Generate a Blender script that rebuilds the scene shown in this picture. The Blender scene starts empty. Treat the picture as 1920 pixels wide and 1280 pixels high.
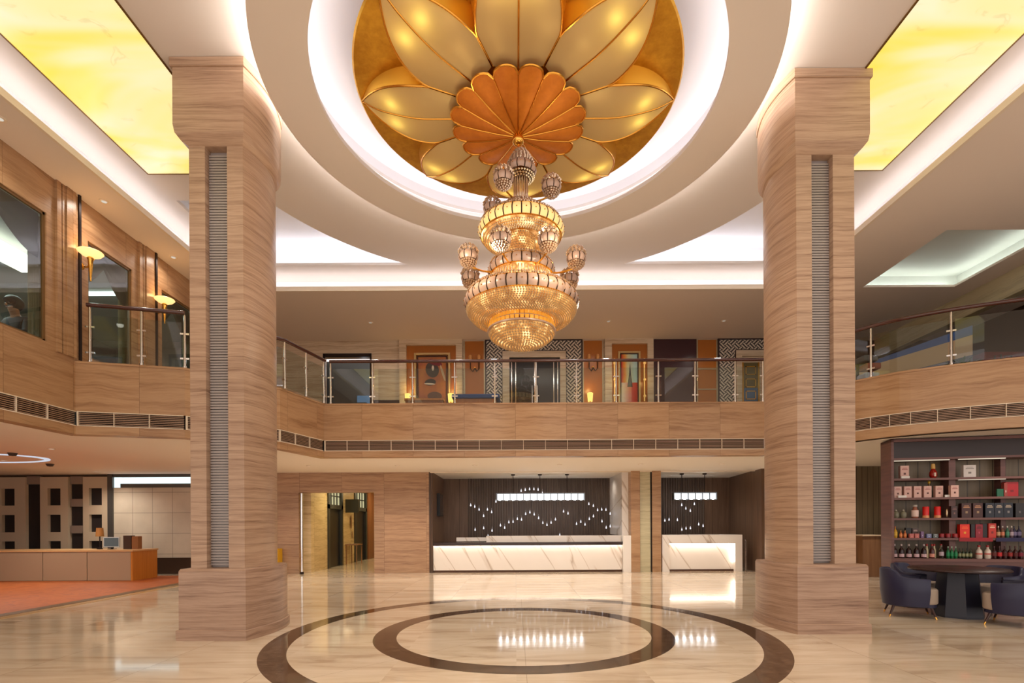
import bpy, bmesh, math, random
from mathutils import Vector, Matrix
PI = math.pi
random.seed(7)
SC = bpy.context.scene
COL = SC.collection

# ------------------------------------------------------------------ camera
cd = bpy.data.cameras.new('camera'); cam = bpy.data.objects.new('camera', cd); COL.objects.link(cam)
cd.sensor_width = 36.0; cd.lens = 18.0
cam.location = (0, 0, 1.5)
cam.rotation_euler = (math.radians(90), 0, 0)
cam.rotation_euler = (Matrix.Rotation(math.radians(90), 3, 'X') @ Matrix.Rotation(-0.005, 3, 'Z')).to_euler()
cd.shift_x = -7.0 / 1920.0
cd.shift_y = 341.5 / 1920.0
cd.clip_start = 0.05; cd.clip_end = 200
SC.camera = cam

# ------------------------------------------------------------------ world, exposure
SC.view_settings.view_transform = 'Standard'
SC.view_settings.look = 'None'
SC.view_settings.gamma = 1.0
SC.view_settings.use_curve_mapping = False
SC.view_settings.exposure = -0.33
w = bpy.data.worlds.new('world'); SC.world = w; w.use_nodes = True
bg = w.node_tree.nodes['Background']
bg.inputs['Color'].default_value = (1.0, 0.90, 0.84, 1); bg.inputs['Strength'].default_value = 1.9

def light(kind, loc, power, color, size=None, sizey=None, rot=(0, 0, 0), spread=None, radius=None, spot=None):
    l = bpy.data.lights.new('lamp_or_fill', kind)
    l.energy = power; l.color = color
    if kind == 'AREA':
        l.shape = 'RECTANGLE' if sizey else 'DISK'
        l.size = size
        if sizey: l.size_y = sizey
        if spread: l.spread = math.radians(spread)
    else:
        l.shadow_soft_size = radius or 0.05
        if kind == 'SPOT': l.spot_size = math.radians(spot or 90); l.spot_blend = 0.9
    o = bpy.data.objects.new('lamp_or_fill', l); COL.objects.link(o)
    o.location = loc; o.rotation_euler = rot
    return o

# ceiling geometry (metres): upper plane, lower plane, soffit of the gallery
ZP = 7.55; ZL = 7.1; ZS = 3.1; ZU = 4.2
CX, CY = 0.06, 7.12
COOL = (0.86, 0.88, 1.0); WARM = (1.0, 0.78, 0.52); NEUT = (1.0, 0.93, 0.84)
# recessed downlights of the lobby and the gallery, some rows added for brightness (their fittings are built further down)
DOWN = [(-5.6, 13.9, ZS, 95), (-3.2, 13.9, ZS, 80), (-1.1, 13.9, ZS, 80), (1.2, 13.9, ZS, 80), (3.4, 13.9, ZS, 80), (5.6, 13.9, ZS, 70),
        (-9.6, 10.6, ZS, 110), (-12.2, 14.9, ZS, 90), (-12.4, 12.4, ZS, 110), (9.4, 12.6, ZS, 80), (8.9, 8.6, ZS, 36),
        (-7.06, 7.03, ZL, 20), (-7.08, 8.84, ZL, 20), (-7.12, 10.69, ZL, 20),
        (-4.0, 14.2, ZL, 45), (-0.6, 14.2, ZL, 45), (2.6, 14.2, ZL, 45), (5.8, 14.2, ZL, 40),  # made-up row, added to brighten the back gallery
        (-1.5, 17.3, ZS, 11), (0.0, 17.3, ZS, 11), (1.5, 17.3, ZS, 11), (3.0, 17.3, ZS, 11), (5.2, 17.3, ZS, 10), (6.6, 17.3, ZS, 10)]  # made-up row, added to light the reception recess
for (x, y, z, p) in DOWN:
    light('SPOT', (x, y, z - 0.03), p*2.6, (1.0, 0.91, 0.80), radius=0.08, spot=150)

ATR_FILL = [(CX + r*math.cos(a), CY + r*math.sin(a), ZP) for r, k, o in ((4.1, 8, 0.4),) for a in [o + 2*PI*i/k for i in range(k)]]  # fill spots without fittings, added to brighten the atrium floor
for (x, y, z) in ATR_FILL:
    light('SPOT', (x, y, z - 0.03), 230, (1.0, 0.94, 0.86), radius=0.10, spot=95)
light('AREA', (-9.8, 9.0, 6.9), 420, (0.86, 1.0, 0.94), 2.0, 4.0)  # unseen area light added to brighten the room behind the windows

# ------------------------------------------------------------------ mesh helpers
WL = {}
def tag(o, label=None, cat=None, group=None, kind=None):
    if label: o['label'] = label
    if cat: o['category'] = cat
    if group: o['group'] = group
    if kind: o['kind'] = kind
    return o
def thing(name, loc, label, cat, group=None, kind=None):
    o = bpy.data.objects.new(name, None); COL.objects.link(o)
    o.empty_display_size = 0.1
    o.location = loc; WL[o.name] = Vector(loc)
    return tag(o, label, cat, group, kind)
class MB:
    def __init__(s): s.bm = bmesh.new()
    def box(s, x0, x1, y0, y1, z0, z1, M=None):
        vs = [s.bm.verts.new(Vector(c) if M is None else M @ Vector(c)) for c in
              [(x0,y0,z0),(x1,y0,z0),(x1,y1,z0),(x0,y1,z0),(x0,y0,z1),(x1,y0,z1),(x1,y1,z1),(x0,y1,z1)]]
        for f in [(0,3,2,1),(4,5,6,7),(0,1,5,4),(1,2,6,5),(2,3,7,6),(3,0,4,7)]: s.bm.faces.new([vs[i] for i in f])
        return s
    def poly(s, pts): s.bm.faces.new([s.bm.verts.new(p) for p in pts]); return s
    def prism(s, pts, z0, z1, M=None):
        f = (lambda c: Vector(c)) if M is None else (lambda c: M @ Vector(c))
        a = [s.bm.verts.new(f((x, y, z0))) for x, y in pts]; b = [s.bm.verts.new(f((x, y, z1))) for x, y in pts]
        n = len(pts)
        s.bm.faces.new(a[::-1]); s.bm.faces.new(b)
        for i in range(n): s.bm.faces.new([a[i], a[(i+1)%n], b[(i+1)%n], b[i]])
        return s
    def lathe(s, prof, cx=0, cy=0, seg=48, a0=0, a1=2*PI, M=None):
        full = abs(a1 - a0 - 2*PI) < 1e-6
        n = seg if full else seg + 1
        rings = []
        for (r, z) in prof:
            if r < 1e-6:
                p = Vector((cx, cy, z)); rings.append([s.bm.verts.new(p if M is None else M @ p)]); continue
            ring = []
            for i in range(n):
                a = a0 + (a1 - a0) * i / seg
                p = Vector((cx + r*math.cos(a), cy + r*math.sin(a), z))
                ring.append(s.bm.verts.new(p if M is None else M @ p))
            rings.append(ring)
        m = seg
        for A, B in zip(rings, rings[1:]):
            for i in range(m):
                j = (i+1) % n
                if len(A) == 1 and len(B) == 1: continue
                if len(A) == 1: s.bm.faces.new([A[0], B[j], B[i]])
                elif len(B) == 1: s.bm.faces.new([A[i], A[j], B[0]])
                else: s.bm.faces.new([A[i], A[j], B[j], B[i]])
        return s
    def tube(s, path, r, seg=8, caps=True, r1=None):
        path = [Vector(p) for p in path]; n = len(path); rings = []
        for i, p in enumerate(path):
            t = (path[min(i+1, n-1)] - path[max(i-1, 0)])
            if t.length < 1e-9: t = Vector((0, 0, 1))
            t.normalize()
            up = Vector((0, 0, 1)) if abs(t.z) < 0.9 else Vector((1, 0, 0))
            u = t.cross(up).normalized(); v = u.cross(t)
            rr = r if r1 is None else r + (r1 - r) * i / (n - 1)
            rings.append([s.bm.verts.new(p + (u*math.cos(2*PI*k/seg) + v*math.sin(2*PI*k/seg)) * rr) for k in range(seg)])
        for A, B in zip(rings, rings[1:]):
            for k in range(seg): s.bm.faces.new([A[k], B[k], B[(k+1)%seg], A[(k+1)%seg]])
        if caps: s.bm.faces.new(rings[0]); s.bm.faces.new(rings[-1][::-1])
        return s
    def ico(s, c, r, sub=1, sc=(1, 1, 1)):
        M = Matrix.Translation(c) @ Matrix.Diagonal((r*sc[0], r*sc[1], r*sc[2], 1))
        bmesh.ops.create_icosphere(s.bm, subdivisions=sub, radius=1, matrix=M); return s
    def octa(s, c, r, h=None):
        h = h or r; c = Vector(c)
        e = [s.bm.verts.new(c + Vector(d)) for d in [(r,0,0),(0,r,0),(-r,0,0),(0,-r,0)]]
        t = s.bm.verts.new(c + Vector((0,0,h))); b = s.bm.verts.new(c - Vector((0,0,h)))
        for i in range(4): s.bm.faces.new([e[i], e[(i+1)%4], t]); s.bm.faces.new([e[(i+1)%4], e[i], b])
        return s
    def ribbon(s, pts, z0, z1, t, off=0.0):
        """a standing band along a polyline, outer face `off` out from it, `t` thick (to its left side)"""
        A = offset(pts, -off); B = offset(pts, t - off); n = len(pts)
        V = [[s.bm.verts.new((p[0], p[1], z)) for p in q] for q, z in ((A, z0), (A, z1), (B, z1), (B, z0))]
        for i in range(n-1):
            for k in range(4): s.bm.faces.new([V[k][i], V[k][i+1], V[(k+1)%4][i+1], V[(k+1)%4][i]])
        s.bm.faces.new([V[k][0] for k in range(4)]); s.bm.faces.new([V[k][n-1] for k in range(3, -1, -1)])
        return s
    def bevel(s, w, seg=2):
        bmesh.ops.recalc_face_normals(s.bm, faces=s.bm.faces)
        es = [e for e in s.bm.edges if len(e.link_faces) == 2 and e.calc_face_angle(0) > 0.6]
        bmesh.ops.bevel(s.bm, geom=es, offset=w, segments=seg, affect='EDGES', profile=0.5); return s
    def build(s, name, mat, parent=None, smooth=False, **tg):
        bmesh.ops.recalc_face_normals(s.bm, faces=s.bm.faces)
        wl = WL[parent.name] if parent is not None else Vector((0, 0, 0))
        org = Vector((0, 0, 0))
        if parent is None and tg.get('kind') != 'structure':
            xs = [v.co.x for v in s.bm.verts]; ys = [v.co.y for v in s.bm.verts]; zs = [v.co.z for v in s.bm.verts]
            org = Vector(((min(xs)+max(xs))/2, (min(ys)+max(ys))/2, min(zs)))
        for v in s.bm.verts: v.co -= wl + org
        me = bpy.data.meshes.new(name); s.bm.to_mesh(me); s.bm.free()
        for m in (mat if isinstance(mat, (list, tuple)) else [mat]): me.materials.append(m)
        if smooth:
            for p in me.polygons: p.use_smooth = True
            try: me.set_sharp_from_angle(angle=math.radians(smooth if smooth is not True else 40))
            except Exception: pass
        o = bpy.data.objects.new(name, me); COL.objects.link(o)
        o.parent = parent; o.location = org; WL[o.name] = wl + org
        tag(o, **tg)
        return o
def offset(pts, d):
    """polyline moved d to its left"""
    out = []; n = len(pts)
    for i, p in enumerate(pts):
        p = Vector((p[0], p[1])); ns = []
        if i > 0: e = p - Vector(pts[i-1][:2]); e.normalize(); ns.append(Vector((-e.y, e.x)))
        if i < n-1: e = Vector(pts[i+1][:2]) - p; e.normalize(); ns.append(Vector((-e.y, e.x)))
        nn = sum(ns, Vector((0, 0))); nn.normalize()
        out.append(p + nn * (d / max(0.3, nn.dot(ns[0]))))
    return out
def catmull(P, n=6):
    P = [Vector(p) for p in P]; out = []
    for i in range(len(P)-1):
        a = P[max(i-1, 0)]; b = P[i]; c = P[i+1]; d = P[min(i+2, len(P)-1)]
        for k in range(n):
            t = k/n; out.append(0.5*((2*b)+(c-a)*t+(2*a-5*b+4*c-d)*t*t+(3*b-a-3*c+d)*t**3))
    out.append(P[-1]); return [tuple(p) for p in out]
def copy_tree(o, parent=None):
    c = o.copy(); COL.objects.link(c); c.parent = parent
    WL[c.name] = WL.get(o.name, Vector((0, 0, 0)))
    for ch in [x for x in KIDS.get(o.name, [])]:
        k = copy_tree(ch, c); KIDS.setdefault(c.name, []).append(k)
    return c
KIDS = {}
def reg(root):
    for o in bpy.data.objects:
        if o.parent is not None and (o.parent == root or o.parent.parent == root): KIDS.setdefault(o.parent.name, [])
    for o in bpy.data.objects:
        if o.parent is not None and o.parent.name in KIDS and o not in KIDS[o.parent.name]:
            KIDS[o.parent.name].append(o)
    return root
def circle(cx, cy, r, n=128, a0=0, a1=2*PI): return [(cx + r*math.cos(a0+(a1-a0)*i/n), cy + r*math.sin(a0+(a1-a0)*i/n)) for i in range(n if abs(a1-a0-2*PI) < 1e-6 else n+1)]
def plate(name, outer, holes, z0, z1, mat, **tg):
    """flat slab with holes"""
    cu = bpy.data.curves.new('tmp', 'CURVE'); cu.dimensions = '2D'; cu.fill_mode = 'BOTH'; cu.extrude = (z1-z0)/2
    for pts in [outer] + holes:
        sp = cu.splines.new('POLY'); sp.points.add(len(pts)-1)
        for q, p in zip(sp.points, pts): q.co = (p[0], p[1], 0, 1)
        sp.use_cyclic_u = True
    t = bpy.data.objects.new('tmp', cu); COL.objects.link(t)
    bpy.context.view_layer.update()
    me = bpy.data.meshes.new_from_object(t.evaluated_get(bpy.context.evaluated_depsgraph_get()))
    bpy.data.objects.remove(t); bpy.data.curves.remove(cu)
    for v in me.vertices: v.co.z += (z0+z1)/2
    me.name = name; me.materials.clear(); me.materials.append(mat)
    for p in me.polygons: p.use_smooth = False
    o = bpy.data.objects.new(name, me); COL.objects.link(o); WL[o.name] = Vector((0, 0, 0))
    tag(o, **tg); return o

# ------------------------------------------------------------------ materials
class NT:
    def __init__(s, name):
        s.m = bpy.data.materials.new(name); s.m.use_nodes = True
        s.t = s.m.node_tree; s.n = s.t.nodes; s.b = s.n['Principled BSDF']; s.out = s.n['Material Output']
        s.pos = s.n.new('ShaderNodeTexCoord').outputs['Object']
    def L(s, a, b): s.t.links.new(a, b)
    def put(s, i, v):
        if isinstance(v, (int, float)): i.default_value = v
        elif isinstance(v, tuple): i.default_value = v if len(v) == len(i.default_value) else (*v, 1)[:len(i.default_value)]
        else: s.L(v, i)
    def math(s, op, a, b=0.0, c=None):
        n = s.n.new('ShaderNodeMath'); n.operation = op; s.put(n.inputs[0], a); s.put(n.inputs[1], b)
        if c is not None: s.put(n.inputs[2], c)
        return n.outputs[0]
    def vmath(s, op, a, b):
        n = s.n.new('ShaderNodeVectorMath'); n.operation = op; s.put(n.inputs[0], a); s.put(n.inputs[1], b); return n.outputs[0]
    def sep(s, v=None):
        n = s.n.new('ShaderNodeSeparateXYZ'); s.L(v or s.pos, n.inputs[0]); return n.outputs
    def comb(s, x, y, z):
        n = s.n.new('ShaderNodeCombineXYZ')
        for i, v in zip(n.inputs, (x, y, z)): s.put(i, v)
        return n.outputs[0]
    def noise(s, v, scale=1.0, detail=4, rough=0.5, dist=0.0):
        n = s.n.new('ShaderNodeTexNoise'); s.L(v, n.inputs['Vector']); n.inputs['Scale'].default_value = scale
        n.inputs['Detail'].default_value = detail; n.inputs['Roughness'].default_value = rough; n.inputs['Distortion'].default_value = dist
        return n.outputs['Fac']
    def ramp(s, f, stops):
        n = s.n.new('ShaderNodeValToRGB'); s.L(f, n.inputs[0]); e = n.color_ramp.elements
        while len(e) < len(stops): e.new(0.5)
        for q, (p, c) in zip(e, stops): q.position = p; q.color = (*c, 1) if isinstance(c, tuple) else (c, c, c, 1)
        return n.outputs[0]
    def mix(s, f, a, b, mode='MIX'):
        n = s.n.new('ShaderNodeMix'); n.data_type = 'RGBA'; n.blend_type = mode
        s.put(n.inputs[0], f); s.put(n.inputs[6], a); s.put(n.inputs[7], b); return n.outputs[2]
    def line(s, c, sp, w, ph=0.0):
        """1 on a joint line each sp metres"""
        f = s.math('FRACT', s.math('ADD', s.math('DIVIDE', c, sp), ph))
        return s.math('LESS_THAN', f, w/sp)
    def set(s, **k):
        for a, v in k.items():
            key = {'color': 'Base Color', 'rough': 'Roughness', 'metal': 'Metallic', 'trans': 'Transmission Weight', 'ior': 'IOR', 'coat': 'Coat Weight',
                   'emit': 'Emission Color', 'es': 'Emission Strength', 'alpha': 'Alpha', 'sheen': 'Sheen Weight', 'spec': 'Specular IOR Level'}[a]
            s.put(s.b.inputs[key], v)
        return s
    def bump(s, h, st=0.2, d=0.01):
        n = s.n.new('ShaderNodeBump'); n.inputs['Strength'].default_value = st; n.inputs['Distance'].default_value = d
        s.L(h, n.inputs['Height']); s.L(n.outputs[0], s.b.inputs['Normal']); return s
def srgb(r, g, b):
    f = lambda c: ((c/255+0.055)/1.055)**2.4 if c > 10 else c/255/12.92
    return (f(r), f(g), f(b))
def plain(name, c, rough=0.5, metal=0.0, **k):
    return NT(name).set(color=c, rough=rough, metal=metal, **k).m
def emis(name, c, st): return NT(name).set(color=(0, 0, 0), emit=c, es=st, rough=1.0).m
def stone(name, light_c, mid, dark, rough=0.25, sx=1.0, sz=1.0, jz=None, jx=None, joint=None, zph=0.0):
    t = NT(name); x, y, z = t.sep()
    xy = t.math('ADD', x, y)
    if jz or jx:
        ix = t.math('FLOOR', t.math('DIVIDE', xy, jx)) if jx else 0.0
        iz = t.math('FLOOR', t.math('ADD', t.math('DIVIDE', z, jz), zph)) if jz else 0.0
        off = t.math('MULTIPLY', t.math('FRACT', t.math('MULTIPLY', t.math('SINE', t.math('ADD', t.math('MULTIPLY', ix, 12.98), t.math('MULTIPLY', iz, 78.23))), 43758.5)), 7.0)
        v = t.comb(t.math('MULTIPLY', t.math('ADD', x, off), 0.55*sx), t.math('MULTIPLY', y, 0.55*sx), t.math('MULTIPLY', t.math('ADD', z, off), 11.0*sz))
    else:
        off = None
        v = t.comb(t.math('MULTIPLY', x, 0.55*sx), t.math('MULTIPLY', y, 0.55*sx), t.math('MULTIPLY', z, 11.0*sz))
    wob = t.noise(t.pos, 1.3, 3, 0.5)
    v = t.vmath('ADD', v, t.comb(0.0, 0.0, t.math('MULTIPLY', wob, 1.3)))
    n1 = t.noise(v, 1.0, 8, 0.68, 0.12)
    n2 = t.noise(v, 4.5, 6, 0.65, 0.1)
    f = t.math('ADD', t.math('MULTIPLY', n1, 0.6), t.math('MULTIPLY', n2, 0.4))
    c = t.ramp(f, [(0.37, dark), (0.46, mid), (0.56, light_c), (0.68, mid)])
    if off is not None:
        tone = t.math('ADD', 0.93, t.math('MULTIPLY', t.math('FRACT', t.math('MULTIPLY', off, 3.7)), 0.12))
        c = t.mix(1.0, c, t.comb(tone, tone, tone), 'MULTIPLY')
    jl = joint or tuple(q*0.55 for q in dark)
    if jx: c = t.mix(t.math('MULTIPLY', t.line(xy, jx, 0.008), 0.6), c, (*jl, 1))
    if jz: c = t.mix(t.math('MULTIPLY', t.line(z, jz, 0.006, zph), 0.5), c, (*jl, 1))
    t.set(color=c, rough=rough, spec=0.4); return t.m
M = {}
M['col'] = stone('column travertine', srgb(188, 158, 132), srgb(168, 137, 113), srgb(134, 103, 82), 0.35, sx=0.8, sz=1.5, jz=0.62)
M['colbase'] = stone('plinth travertine', srgb(182, 152, 130), srgb(160, 129, 108), srgb(126, 96, 78), 0.3, sx=0.8, sz=1.4)
M['fascia'] = stone('gallery travertine', srgb(188, 150, 112), srgb(172, 132, 95), srgb(148, 108, 74), 0.3, sx=0.7, sz=0.6, jx=1.18)
M['wall'] = stone('wall travertine', srgb(186, 152, 120), srgb(166, 130, 102), srgb(136, 102, 80), 0.3, sx=0.8, jx=1.3, jz=0.9)
M['wallpale'] = stone('pale travertine', srgb(214, 194, 168), srgb(196, 172, 144), srgb(168, 142, 116), 0.35, sx=0.8, jz=0.6)
M['grey'] = stone('grey green travertine', srgb(205, 195, 160), srgb(190, 180, 146), srgb(170, 158, 124), 0.35, sx=0.6, sz=0.6)
M['yellowstone'] = stone('corridor travertine', srgb(214, 190, 146), srgb(194, 168, 122), srgb(168, 140, 98), 0.3, jx=0.9, jz=0.8)
# white marble with sparse grey veins
def marble(name):
    t = NT(name)
    x, y, z = t.sep()
    a = t.noise(t.comb(t.math('MULTIPLY', t.math('ADD', x, t.math('MULTIPLY', z, 0.55)), 1.3), t.math('MULTIPLY', y, 0.3), t.math('MULTIPLY', z, 0.2)), 1.0, 4, 0.45, 0.35)
    d = t.math('ABSOLUTE', t.math('SUBTRACT', a, 0.5))
    c = t.ramp(d, [(0.0, srgb(190, 172, 156)), (0.006, srgb(222, 210, 198)), (0.02, srgb(238, 230, 222)), (1.0, srgb(244, 240, 234))])
    return t.set(color=c, rough=0.2).m
M['marble'] = marble('white veined marble')
M['paint'] = plain('ceiling paint', srgb(222, 212, 202), 0.9)
M['cream'] = plain('cream trim paint', srgb(232, 216, 194), 0.7)
M['soffit'] = plain('soffit paint', srgb(238, 228, 214), 0.85)
M['white'] = plain('white paint', srgb(238, 236, 236), 0.85)
M['darkmetal'] = plain('dark metal', srgb(50, 38, 34), 0.4, 0.6)
M['grille'] = plain('louver bronze', srgb(172, 140, 116), 0.5, 0.2)
M['black'] = plain('black lacquer', srgb(16, 14, 14), 0.3)
M['void'] = plain('dark void', srgb(34, 24, 20), 0.8)
M['chrome'] = plain('polished steel', srgb(225, 222, 218), 0.12, 1.0)
M['brass'] = plain('polished brass', srgb(232, 178, 84), 0.18, 1.0)
M['handrail'] = plain('lacquered dark wood rail', srgb(74, 34, 26), 0.25, coat=0.5)
def glassm(name, tint, alpha_refl=0.08):
    t = NT(name); t.n.remove(t.b)
    g = t.n.new('ShaderNodeBsdfGlossy'); g.inputs['Roughness'].default_value = 0.02
    tr = t.n.new('ShaderNodeBsdfTransparent'); tr.inputs['Color'].default_value = (*tint, 1)
    fr = t.n.new('ShaderNodeFresnel'); fr.inputs['IOR'].default_value = 1.5
    mx = t.n.new('ShaderNodeMixShader')
    geo = t.n.new('ShaderNodeNewGeometry')
    t.L(t.math('MULTIPLY', t.math('SUBTRACT', 1.0, geo.outputs['Backfacing']), t.math('MINIMUM', t.math('ADD', fr.outputs[0], alpha_refl), 1.0)), mx.inputs[0]); t.L(tr.outputs[0], mx.inputs[1]); t.L(g.outputs[0], mx.inputs[2])
    t.L(mx.outputs[0], t.out.inputs[0]); return t.m
M['glass'] = glassm('railing glass', (0.86, 0.9, 0.88), 0.03)
M['winglass'] = glassm('window glass', (0.8, 0.86, 0.84), 0.1)
def wood(name, a, b, sc=1.0, rough=0.4, vert=True, groove=None):
    t = NT(name); x, y, z = t.sep(); xy = t.math('ADD', x, y)
    v = t.comb(t.math('MULTIPLY', xy, 14*sc), 0.0, t.math('MULTIPLY', z, 0.8*sc)) if vert else t.comb(t.math('MULTIPLY', xy, 0.8*sc), 0.0, t.math('MULTIPLY', z, 14*sc))
    c = t.ramp(t.noise(v, 1.0, 5, 0.6, 0.3), [(0.3, a), (0.7, b)])
    if groove: c = t.mix(t.line(xy, groove, 0.012), c, (*[q*0.3 for q in a], 1))
    return t.set(color=c, rough=rough).m
M['wooddark'] = wood('dark walnut', srgb(96, 72, 56), srgb(124, 96, 76), groove=0.6)
M['fluted'] = wood('dark fluted panel', srgb(72, 56, 46), srgb(104, 84, 70))
M['shelfwood'] = wood('red brown shelf veneer', srgb(96, 60, 54), srgb(120, 78, 70), vert=False)
M['olivewood'] = wood('olive back panel', srgb(104, 88, 64), srgb(124, 106, 80), groove=0.16)
M['woodmid'] = wood('mid brown wood', srgb(120, 84, 56), srgb(150, 108, 74))
# onyx light panel
def onyx(name):
    t = NT(name); x, y, z = t.sep()
    v = t.comb(t.math('MULTIPLY', x, 0.5), t.math('MULTIPLY', y, 0.9), 0.0)
    n = t.noise(v, 0.8, 3, 0.45, 0.8)
    c = t.ramp(n, [(0.26, (1.0, 0.60, 0.02)), (0.38, (1.0, 0.74, 0.08)), (0.48, (1.0, 0.81, 0.30)), (0.60, (1.0, 0.87, 0.56))])
    f = t.noise(t.comb(t.math('MULTIPLY', x, 2.0), t.math('MULTIPLY', y, 2.4), 1.7), 1.0, 6, 0.6, 1.6)
    fm = t.ramp(f, [(0.0, 1.0), (0.33, 1.0), (0.36, 0.82), (0.40, 1.0)])
    c = t.mix(1.0, c, fm, 'MULTIPLY')
    return t.set(color=(0.1, 0.08, 0.03), emit=c, es=1.3, rough=0.3).m
M['onyx'] = onyx('backlit yellow onyx')
# floor: cream polished marble with two dark inlaid rings
def floor_mat():
    t = NT('polished lobby marble'); x, y, z = t.sep()
    dx = t.math('SUBTRACT', x, 0.10); dy = t.math('SUBTRACT', y, 7.12)
    r = t.math('SQRT', t.math('ADD', t.math('MULTIPLY', dx, dx), t.math('MULTIPLY', dy, dy)))
    ix = t.math('FLOOR', t.math('DIVIDE', x, 1.3)); iy = t.math('FLOOR', t.math('DIVIDE', y, 0.9))
    off = t.math('FRACT', t.math('MULTIPLY', t.math('SINE', t.math('ADD', t.math('MULTIPLY', ix, 12.98), t.math('MULTIPLY', iy, 78.23))), 43758.5))
    v = t.comb(t.math('MULTIPLY', t.math('ADD', x, t.math('MULTIPLY', off, 9.0)), 0.6), t.math('MULTIPLY', t.math('ADD', y, off), 3.0), off)
    n = t.noise(v, 1.0, 6, 0.6, 0.8)
    c = t.ramp(n, [(0.32, srgb(200, 176, 150)), (0.45, srgb(226, 205, 178)), (0.62, srgb(240, 222, 198))])
    tone = t.math('ADD', 0.93, t.math('MULTIPLY', off, 0.08)); c = t.mix(1.0, c, t.comb(tone, tone, tone), 'MULTIPLY')
    j = t.math('MAXIMUM', t.line(x, 1.3, 0.006), t.line(y, 0.9, 0.006))
    c = t.mix(t.math('MULTIPLY', t.math('MULTIPLY', j, t.math('GREATER_THAN', r, 3.31)), 0.55), c, (*srgb(120, 92, 66), 1))
    # radial joints inside the rings
    ang = t.math('ARCTAN2', dy, dx)
    rad = t.math('LESS_THAN', t.math('ABSOLUTE', t.math('SINE', t.math('MULTIPLY', ang, 4.0))), t.math('DIVIDE', 0.012, t.math('MAXIMUM', r, 0.2)))
    c = t.mix(t.math('MULTIPLY', t.math('MULTIPLY', rad, t.math('LESS_THAN', r, 3.01)), 0.45), c, (*srgb(120, 92, 66), 1))
    band = lambda a, b: t.math('MULTIPLY', t.math('GREATER_THAN', r, a), t.math('LESS_THAN', r, b))
    ring = t.math('MAXIMUM', band(1.72, 2.02), band(3.01, 3.31))
    dn = t.noise(t.comb(t.math('MULTIPLY', x, 3.0), t.math('MULTIPLY', y, 9.0), 0.0), 1.6, 8, 0.7, 1.5)
    dc = t.ramp(dn, [(0.35, srgb(44, 30, 22)), (0.52, srgb(86, 64, 48)), (0.62, srgb(116, 90, 70)), (0.68, srgb(90, 68, 52))])
    c = t.mix(ring, c, dc)
    t.set(color=c, rough=0.09, spec=0.5, coat=0.25); t.b.inputs['Coat Roughness'].default_value = 0.03
    return t.m
M['floor'] = floor_mat()
def carpet_mat():
    t = NT('orange patterned carpet'); n = t.noise(t.pos, 3.0, 4, 0.6, 1.0)
    c = t.ramp(n, [(0.35, srgb(168, 84, 34)), (0.55, srgb(190, 104, 48)), (0.7, srgb(160, 86, 54))])
    return t.set(color=c, rough=0.5).m
M['carpet'] = carpet_mat()
def lattice_mat():
    t = NT('woven black and cream screen'); x, y, z = t.sep(); s = 0.165
    u = t.math('DIVIDE', t.math('ADD', x, z), s*1.414); v = t.math('DIVIDE', t.math('SUBTRACT', x, z), s*1.414)
    par = t.math('MODULO', t.math('ADD', t.math('ADD', t.math('FLOOR', u), t.math('FLOOR', v)), 400.0), 2.0)
    fu = t.math('FRACT', t.math('MULTIPLY', u, 2.0)); fv = t.math('FRACT', t.math('MULTIPLY', v, 2.0))
    a = t.math('LESS_THAN', t.math('ABSOLUTE', t.math('SUBTRACT', fu, 0.5)), 0.27)
    b = t.math('LESS_THAN', t.math('ABSOLUTE', t.math('SUBTRACT', fv, 0.5)), 0.27)
    f = t.math('ADD', t.math('MULTIPLY', par, a), t.math('MULTIPLY', t.math('SUBTRACT', 1.0, par), b))
    return t.set(color=t.mix(f, (*srgb(34, 24, 30), 1), (*srgb(206, 190, 172), 1)), rough=0.5).m
M['lattice'] = lattice_mat()
M['orange'] = plain('burnt orange lacquer', srgb(168, 98, 30), 0.3)
M['purple'] = plain('aubergine lacquer', srgb(62, 34, 40), 0.25)
def gold_leaf(name, a, b, rough=0.35, metal=0.85):
    t = NT(name); n = t.noise(t.pos, 2.6, 5, 0.6); n2 = t.noise(t.pos, 14.0, 3, 0.6)
    c = t.ramp(t.math('ADD', t.math('MULTIPLY', n, 0.7), t.math('MULTIPLY', n2, 0.3)), [(0.38, a), (0.62, b)])
    return t.set(color=c, rough=rough, metal=metal).m
M['goldleaf'] = gold_leaf('gold leaf', srgb(184, 130, 34), srgb(216, 164, 54), 0.38, 0.8)
M['goldrib'] = plain('gold rib', srgb(214, 150, 60), 0.25, 1.0)
M['copper'] = gold_leaf('orange gold silk', srgb(186, 104, 16), srgb(208, 124, 30), 0.5, 0.4)
def petal_mat():
    t = NT('translucent petal panel'); t.n.remove(t.b)
    d = t.n.new('ShaderNodeBsdfDiffuse'); d.inputs['Color'].default_value = (*srgb(206, 188, 142), 1)
    tr = t.n.new('ShaderNodeBsdfTranslucent'); tr.inputs['Color'].default_value = (*srgb(255, 236, 150), 1)
    gl = t.n.new('ShaderNodeBsdfGlossy'); gl.inputs['Roughness'].default_value = 0.35; gl.inputs['Color'].default_value = (*srgb(230, 200, 130), 1)
    m1 = t.n.new('ShaderNodeMixShader'); m1.inputs[0].default_value = 0.45; t.L(d.outputs[0], m1.inputs[1]); t.L(tr.outputs[0], m1.inputs[2])
    m2 = t.n.new('ShaderNodeMixShader'); m2.inputs[0].default_value = 0.12; t.L(m1.outputs[0], m2.inputs[1]); t.L(gl.outputs[0], m2.inputs[2])
    t.L(m2.outputs[0], t.out.inputs[0]); return t.m
M['petal'] = petal_mat()
M['strip'] = emis('cove tube light', (0.86, 0.88, 1.0), 15.0)
M['stripw'] = emis('counter strip light', (1.0, 0.84, 0.68), 22.0)
M['led'] = emis('lamp diffuser', (0.93, 0.97, 1.0), 1.7)
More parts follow.
